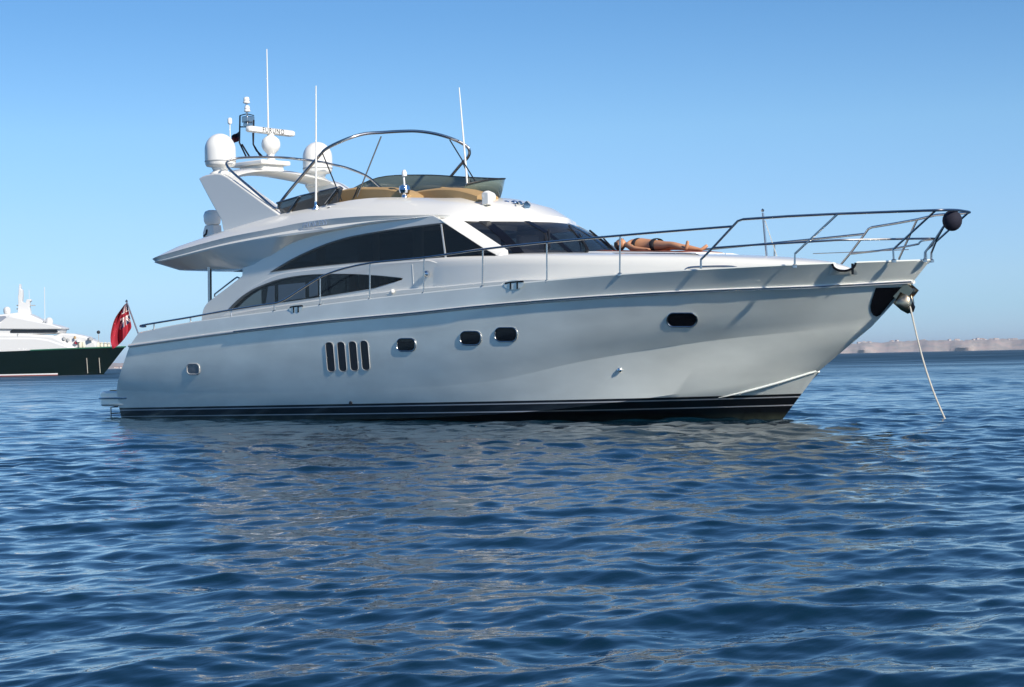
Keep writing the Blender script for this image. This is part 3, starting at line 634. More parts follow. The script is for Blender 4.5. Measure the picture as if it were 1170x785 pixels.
# ---- radar arch
legp = sp2([(224, 203.8), (232, 199.8), (247.5, 197.8), (258, 202)], 3) + [(271, 211), (301.6, 232.5), (322, 246.5), (322, 250), (256, 266), (252.6, 252), (238, 228)]
arch = None
for sg in (1, -1):
    P = [np.array(at(x, y, -1.74)) for x, y in legp]
    for p in P: p[1] = -1.74 + (p[2] - 4.3) * .06
    mb = MB(); mb.prism([(p[0], p[1] * sg, p[2]) for p in P], (0, .34 * sg, 0)); mb.build('radar_arch_leg', GEL, yacht, bevel=.06, smooth=35)
cb = smooth_path([(3.72, -1.62, 5.14), (3.58, -1.35, 5.27), (3.45, -1.0, 5.36), (3.3, -.5, 5.44), (3.25, 0, 5.47), (3.3, .5, 5.44), (3.45, 1.0, 5.36), (3.58, 1.35, 5.27), (3.72, 1.62, 5.14)], 5)
mb = MB(); rws = []
for p in cb: rws.append([(p[0] + dx, p[1], p[2] + dz) for dx, dz in ((-.32, -.03), (-.26, .05), (0, .085), (.3, .05), (.42, -.02), (.3, -.08), (0, -.09), (-.26, -.07))])
mb.loft(rws, closed=True); arch = mb.build('radar_arch_crossbar', GEL, yacht, smooth=40)
# satellite domes
for sg in (-1, 1):
    c = (3.48, 1.4 * sg, 5.50)
    prof = [(.20, -.02), (.30, .0), (.325, .04), (.335, .10), (.338, .13), (.338, .36)] + [(.338 * math.cos(R(a)), .36 + .36 * math.sin(R(a))) for a in range(8, 90, 8)] + [(0, .72)]
    mb = MB(); mb.lathe(prof, c, 36); dm = mb.build('satellite_dome', DOME, yacht, smooth=50)
    mb = MB(); mb.lathe([(.341, .095), (.343, .10), (.343, .115), (.341, .12)], c, 36); mb.build('dome_seam', HGREY, dm)
    mb = MB(); mb.lathe([(.26, -.30), (.24, -.16), (.16, -.10), (.20, -.015)], c, 24); mb.build('dome_base', DOME, dm)
# mast platform, radar
mb = MB(); mb.prism([(2.55, -.42, 5.60), (3.65, -.42, 5.60), (3.75, -.3, 5.72), (3.75, .3, 5.72), (3.65, .42, 5.60), (2.55, .42, 5.60), (2.45, .3, 5.72), (2.45, -.3, 5.72)][0:1] + [(3.7, -.42, 5.60), (3.7, .42, 5.60), (2.55, .42, 5.60)], (0, 0, .1)); mp_ = mb.build('mast_platform', DOME, yacht, bevel=.03)
mb = MB(); mb.prism([(2.75, -.3, 5.45), (3.6, -.3, 5.45), (3.6, .3, 5.45), (2.75, .3, 5.45)], (0, 0, .16)); mb.build('platform_foot', DOME, mp_, bevel=.03)
rc = np.array(at(309.5, 164, -.05)); mb = MB()
mb.lathe([(.11, -.46), (.09, -.36), (.07, -.26), (.12, -.2), (.17, -.15), (.205, -.08), (.21, 0), (.19, .08), (.13, .14), (.08, .17), (.07, .22)], rc, 28); rd = mb.build('radar_scanner', DOME, yacht, smooth=45)
bd = .85 * np.array([RV[0], RV[1], 0]) + 1.15 * np.array([FV[0], FV[1], 0]); bd /= np.linalg.norm(bd); bn = np.array([bd[1], -bd[0], 0.0])
cz = rc + np.array([0, 0, .27]); rr = []
for t, s in ((-.74, .5), (-.72, .85), (-.66, 1), (.66, 1), (.72, .85), (.74, .5)):
    rr.append([tuple(cz + bd * t + bn * a * s + np.array([0, 0, b * s])) for a, b in ((.085, -.045), (.085, .045), (.05, .07), (-.05, .07), (-.085, .045), (-.085, -.045), (-.05, -.065), (.05, -.065))])
mb = MB(); mb.loft(rr, closed=True); mb.add(rr[0], [tuple(range(8))]); mb.add(rr[-1], [tuple(range(8))]); bar = mb.build('scanner_bar', DOME, rd, smooth=45)
cu = bpy.data.curves.new('scanner_lettering', 'FONT'); cu.body = 'FURUNO'; cu.size = .15; cu.extrude = .003; cu.align_x = 'CENTER'; cu.align_y = 'CENTER'; cu.space_character = 1.25; cu.materials.append(BLACK)
to = text_mesh('scanner_lettering', cu, BLACK, bar)
fc = cz + bn * .088; zx = Vector(bd); zz = Vector(bn); zy = zz.cross(zx)
to.matrix_local = Matrix.Translation(Vector(fc - np.array([YX, 0, 0]))) @ Matrix((zx, zy, zz)).transposed().to_4x4()
# light mast: two raked legs, a light box and lamps
mb = MB()
def mpt(px, py, y=0.0): return at(px, py, y)
for a in ([(274.2, 132), (273.6, 163), (281, 178.5)], [(276.5, 165), (285, 179)], [(290.0, 137), (289.4, 165), (297.5, 178.5)], [(289, 152), (289.4, 165), (293, 172), (300, 179)]):
    mb.tube([mpt(*q) for q in a], .02, 6)
mb.tube([mpt(274.2, 145), mpt(290, 145)], .016, 6); mb.tube([mpt(274.2, 132), mpt(282, 130), mpt(290, 132)], .012, 6)
ms = mb.build('light_mast', BLACK, yacht)
mb = MB(); c = np.array(mpt(283.5, 136.5)); mb.box(c, (.2, .22, .14)); mb.box(c + np.array([0, 0, -.13]), (.16, .18, .1)); mb.build('mast_lamp_box', STEEL, ms, bevel=.015)
for px, py, s in ((282.4, 125, 1.0), (281.6, 115.2, 1.1)):
    c = np.array(mpt(px, py)); mb = MB(); mb.lathe([(.045 * s, -.06), (.07 * s, -.05), (.07 * s, -.02), (.055 * s, 0), (.065 * s, .02), (.05 * s, .08), (0, .09)], c, 14); mb.build('navigation_lamp', DOME, ms)
mb = MB(); mb.tube([mpt(282.2, 132), mpt(281.6, 117)], .022, 8); mb.build('lamp_stem', STEEL, ms)
mb = MB(); c = np.array(mpt(262.6, 140.5, -.9)); mb.tube([c + np.array([0, 0, -.42]), c], .012, 6); mb.lathe([(.03, -.03), (.05, 0), (.05, .08), (.035, .11), (0, .12)], c, 14); mb.build('gps_antenna', DOME, yacht)
# whip antennas
for b, t, y in (((361, 238), (361, 98), -1.74), ((307, 178), (304.8, 56), .12), ((534.5, 217), (524.6, 100), 1.35)):
    a_, b_ = np.array(at(*b, y)), np.array(at(*t, y)); mb = MB(); pth = [a_ + (b_ - a_) * k / 8 for k in range(9)]
    mb.tube(pth, [.024 - .0016 * k for k in range(9)], 8); an = mb.build('whip_antenna', DOME, yacht)
    mb = MB(); mb.lathe([(.06, -.03), (.05, .02), (.03, .06), (.03, .14)], a_, 14, axis=tuple((b_ - a_) / np.linalg.norm(b_ - a_))); mb.build('antenna_foot', CHROME, an)
mb = MB(); c = np.array(at(376, 240, -1.80)); mb.lathe([(.085, -.09), (.085, .0), (.06, .02), (.055, -.02), (0, -.02)], c, 18, axis=(.3, -.9, .3)); lt = mb.build('side_lamp', DOME, yacht)
mb = MB(); mb.lathe([(.052, -.01), (.052, .022), (0, .025)], c, 14, axis=(.3, -.9, .3)); mb.build('lens', BLACK, lt)
# outboard motor stowed behind the arch leg
ob = thing('outboard_motor', 'white cowled outboard motor stowed on its stand at the after end of the upper deck', 'outboard motor', (2.95, -1.35, 3.75))
oc = np.array([3.08, -1.35, 3.72])
mb = MB(); rws = []
for z, sx, sy, dx in ((.52, .10, .12, .02), (.54, .16, .15, .02), (.62, .19, .17, .01), (.74, .19, .17, 0), (.82, .15, .14, 0), (.85, .08, .08, 0)):
    rws.append([(oc[0] + dx + sx * math.cos(a) * (abs(math.cos(a)) ** -.25 if abs(math.cos(a)) > .05 else 1), oc[1] + sy * math.sin(a), oc[2] + z) for a in np.linspace(0, 2 * math.pi, 20, endpoint=False)])
mb.loft(rws, closed=True); mb.add(rws[0], [tuple(range(20))]); mb.add(rws[-1], [tuple(range(20))]); mb.build('cowling', DOME, ob, smooth=50)
mb = MB(); mb.prism([(oc[0] - .20, oc[1] - .12, oc[2] + .1), (oc[0] + .20, oc[1] - .12, oc[2] + .1), (oc[0] + .16, oc[1] - .12, oc[2] + .52), (oc[0] - .12, oc[1] - .12, oc[2] + .52), (oc[0] - .20, oc[1] - .12, oc[2] + .36)], (0, .26, 0)); mb.build('midsection', GEL2, ob, bevel=.03)
mb = MB(); mb.tube([(oc[0] - .14, oc[1] - .125, oc[2] + .28), (oc[0] - .05, oc[1] - .13, oc[2] + .33), (oc[0] - .02, oc[1] - .13, oc[2] + .42)], .022, 6); mb.build('decal', BLACK, ob)
mb = MB(); mb.box((oc[0], oc[1] + .02, oc[2] + .05), (.5, .4, .12)); mb.build('stand', GEL2, ob, bevel=.02)

# ---- flybridge fittings
# low smoked side screens with steel frame
for sg in (1, -1):
    top_ = [at(x, y, -1.72) for x, y in ((316, 232.0), (345, 223.5), (388.6, 213.6), (391.5, 215.5))]; bot_ = [at(x, y, -1.72) for x, y in ((321, 244.6), (345, 240.5), (384, 231.8), (387, 231.0))]
    top_ = [(q[0], q[1] * sg, q[2]) for q in top_]; bot_ = [(q[0], q[1] * sg, q[2]) for q in bot_]
    mb = MB(); mb.loft([top_, bot_]); mb.loft([[(q[0], q[1] + .012 * sg, q[2]) for q in top_], [(q[0], q[1] + .012 * sg, q[2]) for q in bot_]], flip=True); sc = mb.build('side_screen', SIDEP, yacht, smooth=0)
    mb = MB(); mb.tube(top_, .02, 6)
    for (x0, y0, x1, y1) in ((342, 225.5, 331, 241.5), (385, 217, 372, 233.8)):
        a_ = at(x0, y0, -1.735); b_ = at(x1, y1, -1.735); mb.tube([(a_[0], a_[1] * sg, a_[2]), (b_[0], b_[1] * sg, b_[2])], .03, 6)
    mb.build('screen_frame', STEEL, sc)
# settees inside the coaming
def settee(pts, y, depth, nm='settee'):
    mb = MB(); P = [at(px, py, y) for px, py in pts]; n_ = 6; rws = []
    for t in range(n_ + 1):
        a = math.pi * t / n_; rws.append([(q[0], y + depth / 2 - depth / 2 * math.cos(a), q[2] + .06 * math.sin(a) - .06) for q in P])
    rws = [[(q[0], y, 3.8) for q in P]] + rws + [[(q[0], y + depth, 3.8) for q in P]]
    rws = [[tuple(p_) for p_ in smooth_path(r_, 3)] for r_ in rws]
    mb.loft(rws); mb.add([r_[0] for r_ in rws], [tuple(range(len(rws)))]); mb.add([r_[-1] for r_ in rws], [tuple(range(len(rws)))])
    return mb.build(nm, TAN, yacht, smooth=50)
settee([(386, 216.5), (400, 213.3), (420, 213.0), (440, 213.4), (456, 216.5), (466, 222)], -1.38, .55)
settee([(466, 218.5), (478, 216.2), (500, 213.6), (520, 214.2), (534, 217.3), (545, 220.8)], -.95, .6)
settee([(322, 236), (335, 232), (350, 226), (385, 217.5)], -1.40, .5)
mb = MB(); mb.prism([(6.0, 1.0, 3.75), (8.8, 1.0, 3.75), (8.8, 1.0, 4.75), (6.0, 1.0, 4.62)], (0, .5, 0)); mb.build('port_settee', TAN, yacht, bevel=.08)
mb = MB(); mb.prism([(8.55, .1, 4.2), (8.75, .1, 4.72), (8.87, .1, 4.72), (8.95, .1, 4.2)], (0, .55, 0)); mb.build('helm_seat', TAN, yacht, bevel=.05)
# wind visor: a horseshoe of grey-green perspex round the front of the flybridge
vb = [(4.6, 1.66, 4.30), (5.6, 1.66, 4.32), (6.9, 1.62, 4.40), (8.1, 1.5, 4.42), (9.1, 1.25, 4.40), (9.65, .95, 4.36), (9.98, .5, 4.34), (10.1, 0, 4.33), (10.12, -.4, 4.33), (10.02, -.72, 4.33)]
vt = [(4.2, 1.5, 4.97), (5.4, 1.5, 5.25), (6.9, 1.45, 5.19), (8.2, 1.38, 5.04), (9.25, 1.22, 4.92), (9.85, .92, 4.85), (10.25, .48, 4.80), (10.46, 0, 4.75), (10.5, -.4, 4.69), (10.4, -.72, 4.62)]
vb2, vt2 = smooth_path(vb, 5), smooth_path(vt, 5)
vm = [(a * .5 + b * .5) + np.array([.02, 0, 0]) for a, b in zip(vb2, vt2)]
mb = MB(); mb.loft([vb2, vm, vt2]); vs_ = mb.build('wind_visor', VISOR, yacht, smooth=60)
sm = vs_.modifiers.new('solid', 'SOLIDIFY'); sm.thickness = .012
mb = MB(); mb.tube(vt2, .014, 6); mb.build('visor_trim', BLACK, vs_)
# spot lamp on the near coaming, white bracket and horns on the brow
c = np.array(at(462.5, 226.5, -1.36)); mb = MB(); mb.lathe([(.07, -.06), (.06, .06), (.035, .10), (.035, .22)], c, 16); mb.lathe([(.10, .10), (.12, .16), (.10, .24), (.04, .27)], c, 16)
sl = mb.build('search_light', CHROME, yacht)
mb = MB(); mb.tube([c + np.array([0, 0, .24]), c + np.array([-.02, 0, .46])], .018, 8); mb.lathe([(.05, .44), (.055, .5), (.03, .56), (0, .57)], c, 12); mb.build('all_round_lamp', DOME, sl)
c = np.array(at(557, 227, -.98)); mb = MB(); mb.box(c, (.18, .14, .24)); mb.lathe([(.10, -.22), (.11, -.05), (.08, .04), (0, .05)], c + np.array([-.02, -.02, .06]), 16, axis=(.2, -.9, .1)); mb.build('visor_bracket', GEL, yacht, bevel=.02)
hc = np.array(at(588, 234.5, -.35)); mb = MB()
for off, yy in ((0, 0.0), (.10, .12)):
    b0 = hc + np.array([-.22 + off, yy, .05]); mb.lathe([(.02, 0), (.022, .16), (.03, .28), (.06, .37), (.085, .40), (.06, .395)], b0, 14, axis=(1, -.12, -.16))
    mb.lathe([(.05, -.06), (.06, 0), (.05, .05), (.02, .07)], b0, 12, axis=(1, -.12, -.16)); mb.tube([b0, b0 + np.array([.02, 0, -.14])], .03, 8)
    e_ = b0 + np.array([.30, -.04, -.05]); mb.tube([e_, e_ + np.array([0, 0, -.12])], .025, 8)
mb.build('twin_horn', CHROME, yacht)
# bimini hoops and their stays
hoop1 = [(5.75, -1.68, 4.40)] + [at(x, y, -1.68) for x, y in ((322, 229), (345, 201), (363.4, 179.7))] + [at(373.5, 169.6, -1.66), at(396, 159, -1.5), at(416, 153, -1.15), at(437.5, 151.3, -.7), at(459, 150, -.15), at(477, 150, .3), at(497, 152.8, .8), at(516, 158.4, 1.25), at(530, 165, 1.5), at(536, 171, 1.58), at(535, 179, 1.62), at(525.5, 189, 1.64), at(507, 211.4, 1.66), at(497, 223, 1.66)]
hoop2 = [at(316, 239, -1.68), at(309.7, 234.6, -1.68), at(288, 216, -1.68), at(267, 198, -1.66), at(259.5, 189.5, -1.64), at(260, 184.5, -1.55), at(273, 180.6, -1.3), at(301.6, 179.5, -.6), at(325, 180.2, -.1), at(346, 182.4, .5), at(366, 185.0, 1.0), at(380, 188, 1.35), at(397.8, 192.4, 1.5), at(419, 201.3, 1.5), at(433, 212.6, 1.5), at(447, 226, 1.5)]
for h in (hoop1, hoop2):
    mb = MB(); mb.tube(smooth_path(h, 5), .033 if h is hoop1 else .027, 10); bh = mb.build('bimini_hoop', STEEL, yacht)
for a, b, ya, yb in (((435.5, 156), (408, 225), -.75, -1.5), ((368.8, 176), (390.5, 229), -1.66, -1.55), ((514, 160), (546, 212), 1.2, 1.0), ((528, 184), (543, 220), 1.62, 1.2), ((409, 214), (404, 226), -1.5, -1.5)):
    mb = MB(); mb.tube([at(*a, ya), at(*b, yb)], .014, 6); mb.build('bimini_stay', BLACK, yacht)

# ---- guard rails
def P_(px, py, y): return np.array(at(px, py, y))
rail_b = hermite([(15, 2.31), (16.5, 2.17), (17.3, 2.06), (18.15, 1.88), (19.0, 1.46), (19.6, 1.08), (20.2, .60), (20.8, .05)])
def rail_y(x): return -(sA(x) - aft(x) - .045) if x < 15 else -rail_b(x)
def on_rail(px, py):
    y = -2.35
    for _ in range(12): p = at(px, py, y); y = rail_y(min(p[0], 20.3))
    return np.array([p[0], y, p[2]])
near_main = [(166.5, 373.0), (161.5, 373.2), (162.7, 371.6), (190, 367), (217.7, 362.4), (264, 354), (300, 348.3), (320.6, 344.6), (343, 331), (365.8, 316.9), (382, 310.2), (398, 305.6), (416, 301.8), (435, 299.0), (484.7, 294.2), (552.6, 284.7), (620, 277.3), (708.5, 269.2), (770, 264), (837.2, 258.7)]
main = [on_rail(*p) for p in near_main]
kink = [on_rail(801, 307), on_rail(801, 296.5), on_rail(814.4, 283.3), on_rail(837.2, 258.7), on_rail(843, 252.6), on_rail(849, 250.6)]
topr = [on_rail(849, 250.6), on_rail(900, 247.2), on_rail(957.2, 244.4), on_rail(1020, 242.0), P_(1069.3, 240.3, -.50), P_(1085, 239.9, -.22), P_(1094, 240.2, 0)]
mid = [on_rail(814.4, 283.3), on_rail(860, 280.0), on_rail(905, 277.4), on_rail(960, 274.2), P_(1020, 273.2, -.45), P_(1060, 272.6, -.12), P_(1069, 272.8, 0)]
posts = [[on_rail(176, 377.5), on_rail(176, 370)], [on_rail(217.7, 370.5), on_rail(217.7, 362.4)], [on_rail(264.8, 363), on_rail(264, 354)], [on_rail(313.5, 356), on_rail(313.3, 346.3)],
         [on_rail(366, 349), on_rail(365.8, 316.9)], [on_rail(422.6, 342.5), on_rail(422.8, 301)], [on_rail(484, 335.5), on_rail(484.7, 294.2)], [on_rail(551.2, 328), on_rail(551.8, 284.9)],
         [on_rail(625, 321.5), on_rail(624.8, 276.8)], [on_rail(708.2, 313.5), on_rail(708.5, 269.2)],
         [on_rail(908, 304), on_rail(908.3, 290), on_rail(957.2, 244.4)], [P_(1021.2, 298, -.50), P_(1020.6, 284.8, -.50), P_(1069.3, 240.3, -.50)], [P_(1056.6, 297.5, -.10), P_(1056.8, 288.5, -.10), P_(1069, 272.8, -.02), P_(1080, 256, 0), P_(1090, 240, 0)]]
for sg in (1, -1):
    f = lambda pp: [(p[0], p[1] * sg, p[2]) for p in pp]
    mb = MB(); mb.tube(f(smooth_path(main, 4)), .021, 8); mb.tube(f(topr[:4]) + f(smooth_path(topr[3:], 4))[1:], .022, 8)
    mb.tube(f(mid[:4]) + f(smooth_path(mid[3:], 4))[1:], .018, 8)
    gr = mb.build('guard_rail', STEEL, yacht)
    mb = MB(); mb.tube(f(kink), .021, 8); mb.build('stanchion', STEEL, gr)
    for ps in posts:
        if len(ps) == 2: mb = MB(); mb.tube(f(ps), .015, 8)
        else: mb = MB(); mb.tube(f(ps), .019, 8)
        b0 = f(ps)[0]; mb.lathe([(.045, -.03), (.045, .012), (.02, .03)], (b0[0], b0[1], b0[2]), 10)
        mb.build('stanchion', STEEL, gr)
    if sg < 0: mb = MB(); mb.tube([(17.0, -1.55 * sg, 2.95), (18.4, -1.1 * sg, 2.90), (19.6, -.62 * sg, 2.86)], .008, 5); mb.build('lifeline', STEEL, gr)
# jackstaff on the foredeck with its stay
mb = MB(); mb.tube([at(876.2, 295, .1), at(871.6, 243, .1)], .02, 8); mb.lathe([(.02, 0), (.03, .03), (0, .06)], at(871.4, 242, .1), 10); js = mb.build('jackstaff', STEEL, yacht)
mb = MB(); mb.tube([at(874, 252, .1), at(888, 294, .3)], .007, 5); mb.build('stay', ROPE, js)

# ------------------------------------------------------------------ things carried by the yacht
# black ball at the pulpit
bl = thing('anchor_ball', 'black round ball hung from the tip of the bow rail', 'signal ball', tuple(np.array(at(1088, 252, 0)) - np.array([0, 0, .17])))
mb = MB(); c = np.array(at(1088, 252, 0)); mb.lathe([(.158 * math.cos(R(a)) + (.003 if a % 18 == 0 else 0), .172 * math.sin(R(a))) for a in range(-90, 91, 9)], c, 24); mb.build('ball', NAVY, bl, smooth=60)
mb = MB(); mb.tube([c + np.array([0, 0, .16]), np.array(at(1089, 240, 0))], .008, 5); mb.build('lanyard', ROPE, bl)
# anchor under the roller
an = thing('anchor', 'polished steel plough anchor stowed under the bow roller', 'anchor', (20.1, 0, 1.85))
ap = lambda px, py, y: np.array(at(px, py, y))
for sg in (1, -1):
    K = lambda px, py, y: (lambda q: np.array([q[0], y * sg, q[2]]))(ap(px, py, y))
    rim = [K(1031, 330, -.03), K(1025.5, 339, -.16), K(1020.5, 346.5, -.22), K(1029.5, 354.5, -.15), K(1037, 358.6, -.05), K(1042.5, 356.5, -.005), K(1043.5, 348, -.005), K(1039.5, 331, -.01)]
    rim = [tuple(q) for q in rim]; mid_ = np.mean(rim, axis=0) + np.array([.03, -.05 * sg, .02])
    inn_ = [tuple(np.array(q) * .45 + mid_ * .55 + np.array([.012, -.02 * sg, 0])) for q in rim]
    mb = MB(); mb.loft([rim, inn_], closed=True); mb.add(inn_ + [tuple(mid_)], [(i, (i + 1) % 8, 8) for i in range(8)])
    fl_ = mb.build('fluke', BRONZE, an, smooth=60); sm = fl_.modifiers.new('solid', 'SOLIDIFY'); sm.thickness = .015
mb = MB(); mb.tube([ap(1034, 328, 0), ap(1038, 338, 0), ap(1043.5, 351, 0), ap(1042, 356, 0)], [.035, .03, .035, .03], 8); mb.build('shank', BLACKGL, an)
# anchor rode
a0 = np.array(at(1040.5, 353, -.05)); d = ray(1085, 482); w = CAM + d * ((-.25 - CAM[2]) / d[2]); w = np.array(at(1085, 482, -.2)); w[2] = -.15
mb = MB(); pth = []
for k in range(25):
    t = k / 24; p = a0 * (1 - t) + w * t; p[2] -= .10 * math.sin(math.pi * t); p[0] -= .05 * math.sin(math.pi * t); pth.append(p)
mb.tube([np.array(at(1033.5, 331, -.05)), a0] + pth[1:], .015, 8); rp = mb.build('anchor_rope', ROPE); tag(rp, 'pale anchor rope running from the bow down into the water', 'rope')
# courtesy flag
cf = thing('courtesy_flag', 'small dark red and black flag hanging beside the light mast', 'flag', tuple(at(272.5, 162, 0)))
mb = MB(); rws = []
for i in range(7):
    t = i / 6; x0, y0 = 273 + .0 * t, 150 + 10.5 * t; rws.append([at(x0 - 8.5 * s, y0 + 5.5 * s + .6 * math.sin(6 * s + t), .1 + .06 * math.sin(5 * s)) for s in np.linspace(0, 1, 8)])
mb.loft(rws); FR = mat('maroon_cloth', (.16, .02, .02), .85); o = mb.build('cloth', [FR, NAVY], cf, smooth=60)
for p in o.data.polygons: p.material_index = 1 if p.center.z > np.mean([v.co.z for v in o.data.vertices]) + .02 else 0
mb = MB(); mb.tube([at(273.6, 147, .08), at(273.6, 164, .08)], .006, 5); mb.build('halyard', ROPE, cf)
# ensign at the stern
ens = thing('ensign_flag', 'red ensign with a union canton drooping from a raked staff at the stern', 'flag', tuple(at(158.5, 382, -2.05)))
mb = MB(); mb.tube([at(159, 384, -2.05), at(144.6, 344.5, -2.05)], .017, 8); mb.lathe([(.02, -.02), (.03, .01), (.0, .05)], at(144.6, 344.5, -2.05), 8); mb.build('flagstaff', STEEL, ens)
FRED = mat('ensign_red', (.32, .012, .03), .8); FBLUE = mat('ensign_blue', (.012, .018, .09), .8); FWHITE = mat('ensign_white', (.78, .76, .74), .8)
hoist = smooth_path([(145, 346, 0), (147.2, 356, 0), (149, 365, 0), (150.2, 373, 0), (149.2, 376.5, 0)], 8); fly_ = smooth_path([(141.5, 349, 0), (131.5, 363.5, 0), (127, 378.5, 0), (126.4, 390, 0), (128.6, 398.8, 0)], 8)
NU, NV = 72, 44
def flag_pt(u, v):    # u 0 hoist..1 fly, v 0 top..1 bottom
    i = v * (len(hoist) - 1); a = int(min(i, len(hoist) - 2)); t = i - a; h = hoist[a] * (1 - t) + hoist[a + 1] * t; g = fly_[a] * (1 - t) + fly_[a + 1] * t
    x = h[0] * (1 - u) + g[0] * u; y = h[1] * (1 - u) + g[1] * u + 3.5 * math.sin(math.pi * u) * (v - .1)
    dep = -2.05 - .42 * u + .07 * math.sin(9.5 * u + 2.0 * v) * (.25 + u) + .03 * math.sin(17 * u - 3 * v)
    return at(x, y, dep)
def flag_col(u, v):
    if u > .56 or v > .56: return 0
    a, b = u / .56, v / .56; dx, dy = (a - .5) * 2, (b - .5)     # 2:1 canton
    if abs(dx) < .14 or abs(dy) < .075: return 0
    if abs(dx) < .24 or abs(dy) < .13: return 2
    dd = abs(abs(dx) * .5 - abs(dy)) / math.hypot(.5, 1)
    if dd < .022: return 0
    if dd < .085: return 2
    return 1
mb = MB(); vs = [flag_pt(i / NU, j / NV) for j in range(NV + 1) for i in range(NU + 1)]; fs = []; mi = []
for j in range(NV):
    for i in range(NU):
        a = j * (NU + 1) + i; fs.append((a, a + 1, a + NU + 2, a + NU + 1)); mi.append(flag_col((i + .5) / NU, (j + .5) / NV))
mb.add(vs, fs, mi); mb.build('cloth', [FRED, FBLUE, FWHITE], ens, smooth=80)
# sunpad cushion, added sheet for the shaded pad edge, and sunbather
def topz(x, y):
    b = bC(x); u = min(1, abs(y) / b); return zS(x) + .07 - .07 * (u / .9) ** 2
cush = MB(); rws = []
for x in np.linspace(13.6, 16.0, 12): rws.append([(x, y, topz(x, y) + dz) for y, dz in ((-.80, -.02), (-.80, .01), (-.76, .024), (-.4, .03), (.4, .03), (.76, .024), (.80, .01), (.80, -.02))])
cush.loft(rws); cush.add(rws[0], [tuple(range(8))]); cush.add(rws[-1], [tuple(range(8))])
cu_o = cush.build('sun_cushion', GEL2, smooth=40); tag(cu_o, 'pale flat sunbathing cushion on the foredeck ahead of the windscreen', 'cushion')
tw = MB(); rws = []
for x in np.linspace(13.66, 15.7, 16): rws.append([(x, y + .02 * math.sin(x * 9), topz(x, y) + .045 + .006 * math.sin(x * 14 + y * 5)) for y in np.linspace(-.62, .55, 10)])
tw.loft(rws); two = tw.build('edge_shade', EDGE_SHADE, smooth=60); sm = two.modifiers.new('solid', 'SOLIDIFY'); sm.thickness = .015; tag(two, 'rust red sheet standing in for the shaded sunpad edge under the sunbather', 'edge_shade')

def skin(name, verts, edges, radii, parent, m, root=0, sub=2):
    rt = parent
    while rt.parent: rt = rt.parent
    og = ORIGIN[rt.name]
    me = bpy.data.meshes.new(name); me.from_pydata([tuple(np.array(v) - og) for v in verts], edges, []); me.update()
    o = bpy.data.objects.new(name, me); COL.objects.link(o); o.parent = parent
    sk = o.modifiers.new('skin', 'SKIN'); sk.use_smooth_shade = True
    lay = me.skin_vertices[0].data if me.skin_vertices else None
    if lay is None:
        bm = bmesh.new(); bm.from_mesh(me); bm.verts.layers.skin.verify(); bm.to_mesh(me); bm.free(); lay = me.skin_vertices[0].data
    for i, r_ in enumerate(radii): lay[i].radius = r_ if isinstance(r_, tuple) else (r_, r_); lay[i].use_root = (i == root)
    ss = o.modifiers.new('sub', 'SUBSURF'); ss.levels = sub; ss.render_levels = sub
    me.materials.append(m); return o
PDX = -.10
per = thing('person', 'tanned sunbather in black swimwear lying on the foredeck with bare feet towards the bow', 'person', (14.7, -.05, 3.1))
zb = lambda x, y: topz(x, y) + .035
# body frame: head aft (-x), feet forward; lying on the back
V = []; Rr = []; Ed = []
def nd(x, y, z, r_, par=None):
    V.append((x + PDX, y, zb(x, y) + z)); Rr.append(r_)
    if par is not None: Ed.append((par, len(V) - 1))
    return len(V) - 1
pel = nd(14.72, -.02, .115, (.125, .16)); wa = nd(14.53, -.04, .105, (.10, .135), pel); che = nd(14.32, -.06, .125, (.115, .155), wa); shd = nd(14.18, -.08, .12, (.085, .13), che); nk = nd(14.07, -.09, .12, .055, shd); hd0 = nd(14.0, -.10, .125, .06, nk)
for s, ang in ((-1, 0), (1, 0)):
    hp = nd(14.80, -.02 + s * .10, .11, .095, pel); th = nd(14.98, -.02 + s * .14, .115, .085, hp)
    if s < 0: kn = nd(15.2, -.20, .13, .06, th); cf_ = nd(15.33, -.225, .105, .058, kn); ank = nd(15.56, -.27, .06, .036, cf_); hl = nd(15.61, -.28, .05, .036, ank); ft = nd(15.64, -.285, .12, .036, hl); toe = nd(15.66, -.29, .205, (.022, .034), ft)
    else: kn = nd(15.18, .16, .09, .06, th); cf_ = nd(15.30, .185, .08, .058, kn); ank = nd(15.50, .225, .055, .036, cf_); hl = nd(15.55, .23, .045, .036, ank); ft = nd(15.60, .27, .09, .036, hl); toe = nd(15.645, .31, .14, (.022, .034), ft)
for s in (-1, 1):
    sh = nd(14.2, -.08 + s * .17, .115, .055, shd); el = nd(14.44, -.08 + s * .27, .06, .042, sh); wr = nd(14.66, -.06 + s * .29, .045, .03, el); hn = nd(14.72, -.055 + s * .29, .04, (.028, .04), wr)
    for q in range(4): f1 = nd(14.77, -.055 + s * (.265 + .017 * q), .045, .0095, hn); f2 = nd(14.81 + (.008 if q in (1, 2) else 0), -.055 + s * (.262 + .019 * q), .035, .0085, f1)
    t1 = nd(14.745, -.055 + s * .25, .05, .0105, hn); t2 = nd(14.775, -.055 + s * .235, .05, .009, t1)
body = skin('body', V, Ed, Rr, per, SKIN)
hc = np.array([13.92 + PDX, -.105, zb(13.92, -.105) + .135]); mb = MB(); rws = []
for i, (t, w_, h_) in enumerate(((-.118, .03, .03), (-.105, .055, .062), (-.07, .073, .088), (-.02, .078, .10), (.03, .072, .098), (.065, .06, .085), (.09, .045, .065), (.105, .025, .035))):
    r_ = []
    for k in range(20):
        a = 2 * math.pi * k / 20; y_ = w_ * math.cos(a); z_ = h_ * math.sin(a)
        if math.sin(a) > .8 and i in (4,): z_ += .018 if math.sin(a) > .97 else .006     # nose
        r_.append((hc[0] + t, hc[1] + y_, hc[2] + z_))
    rws.append(r_)
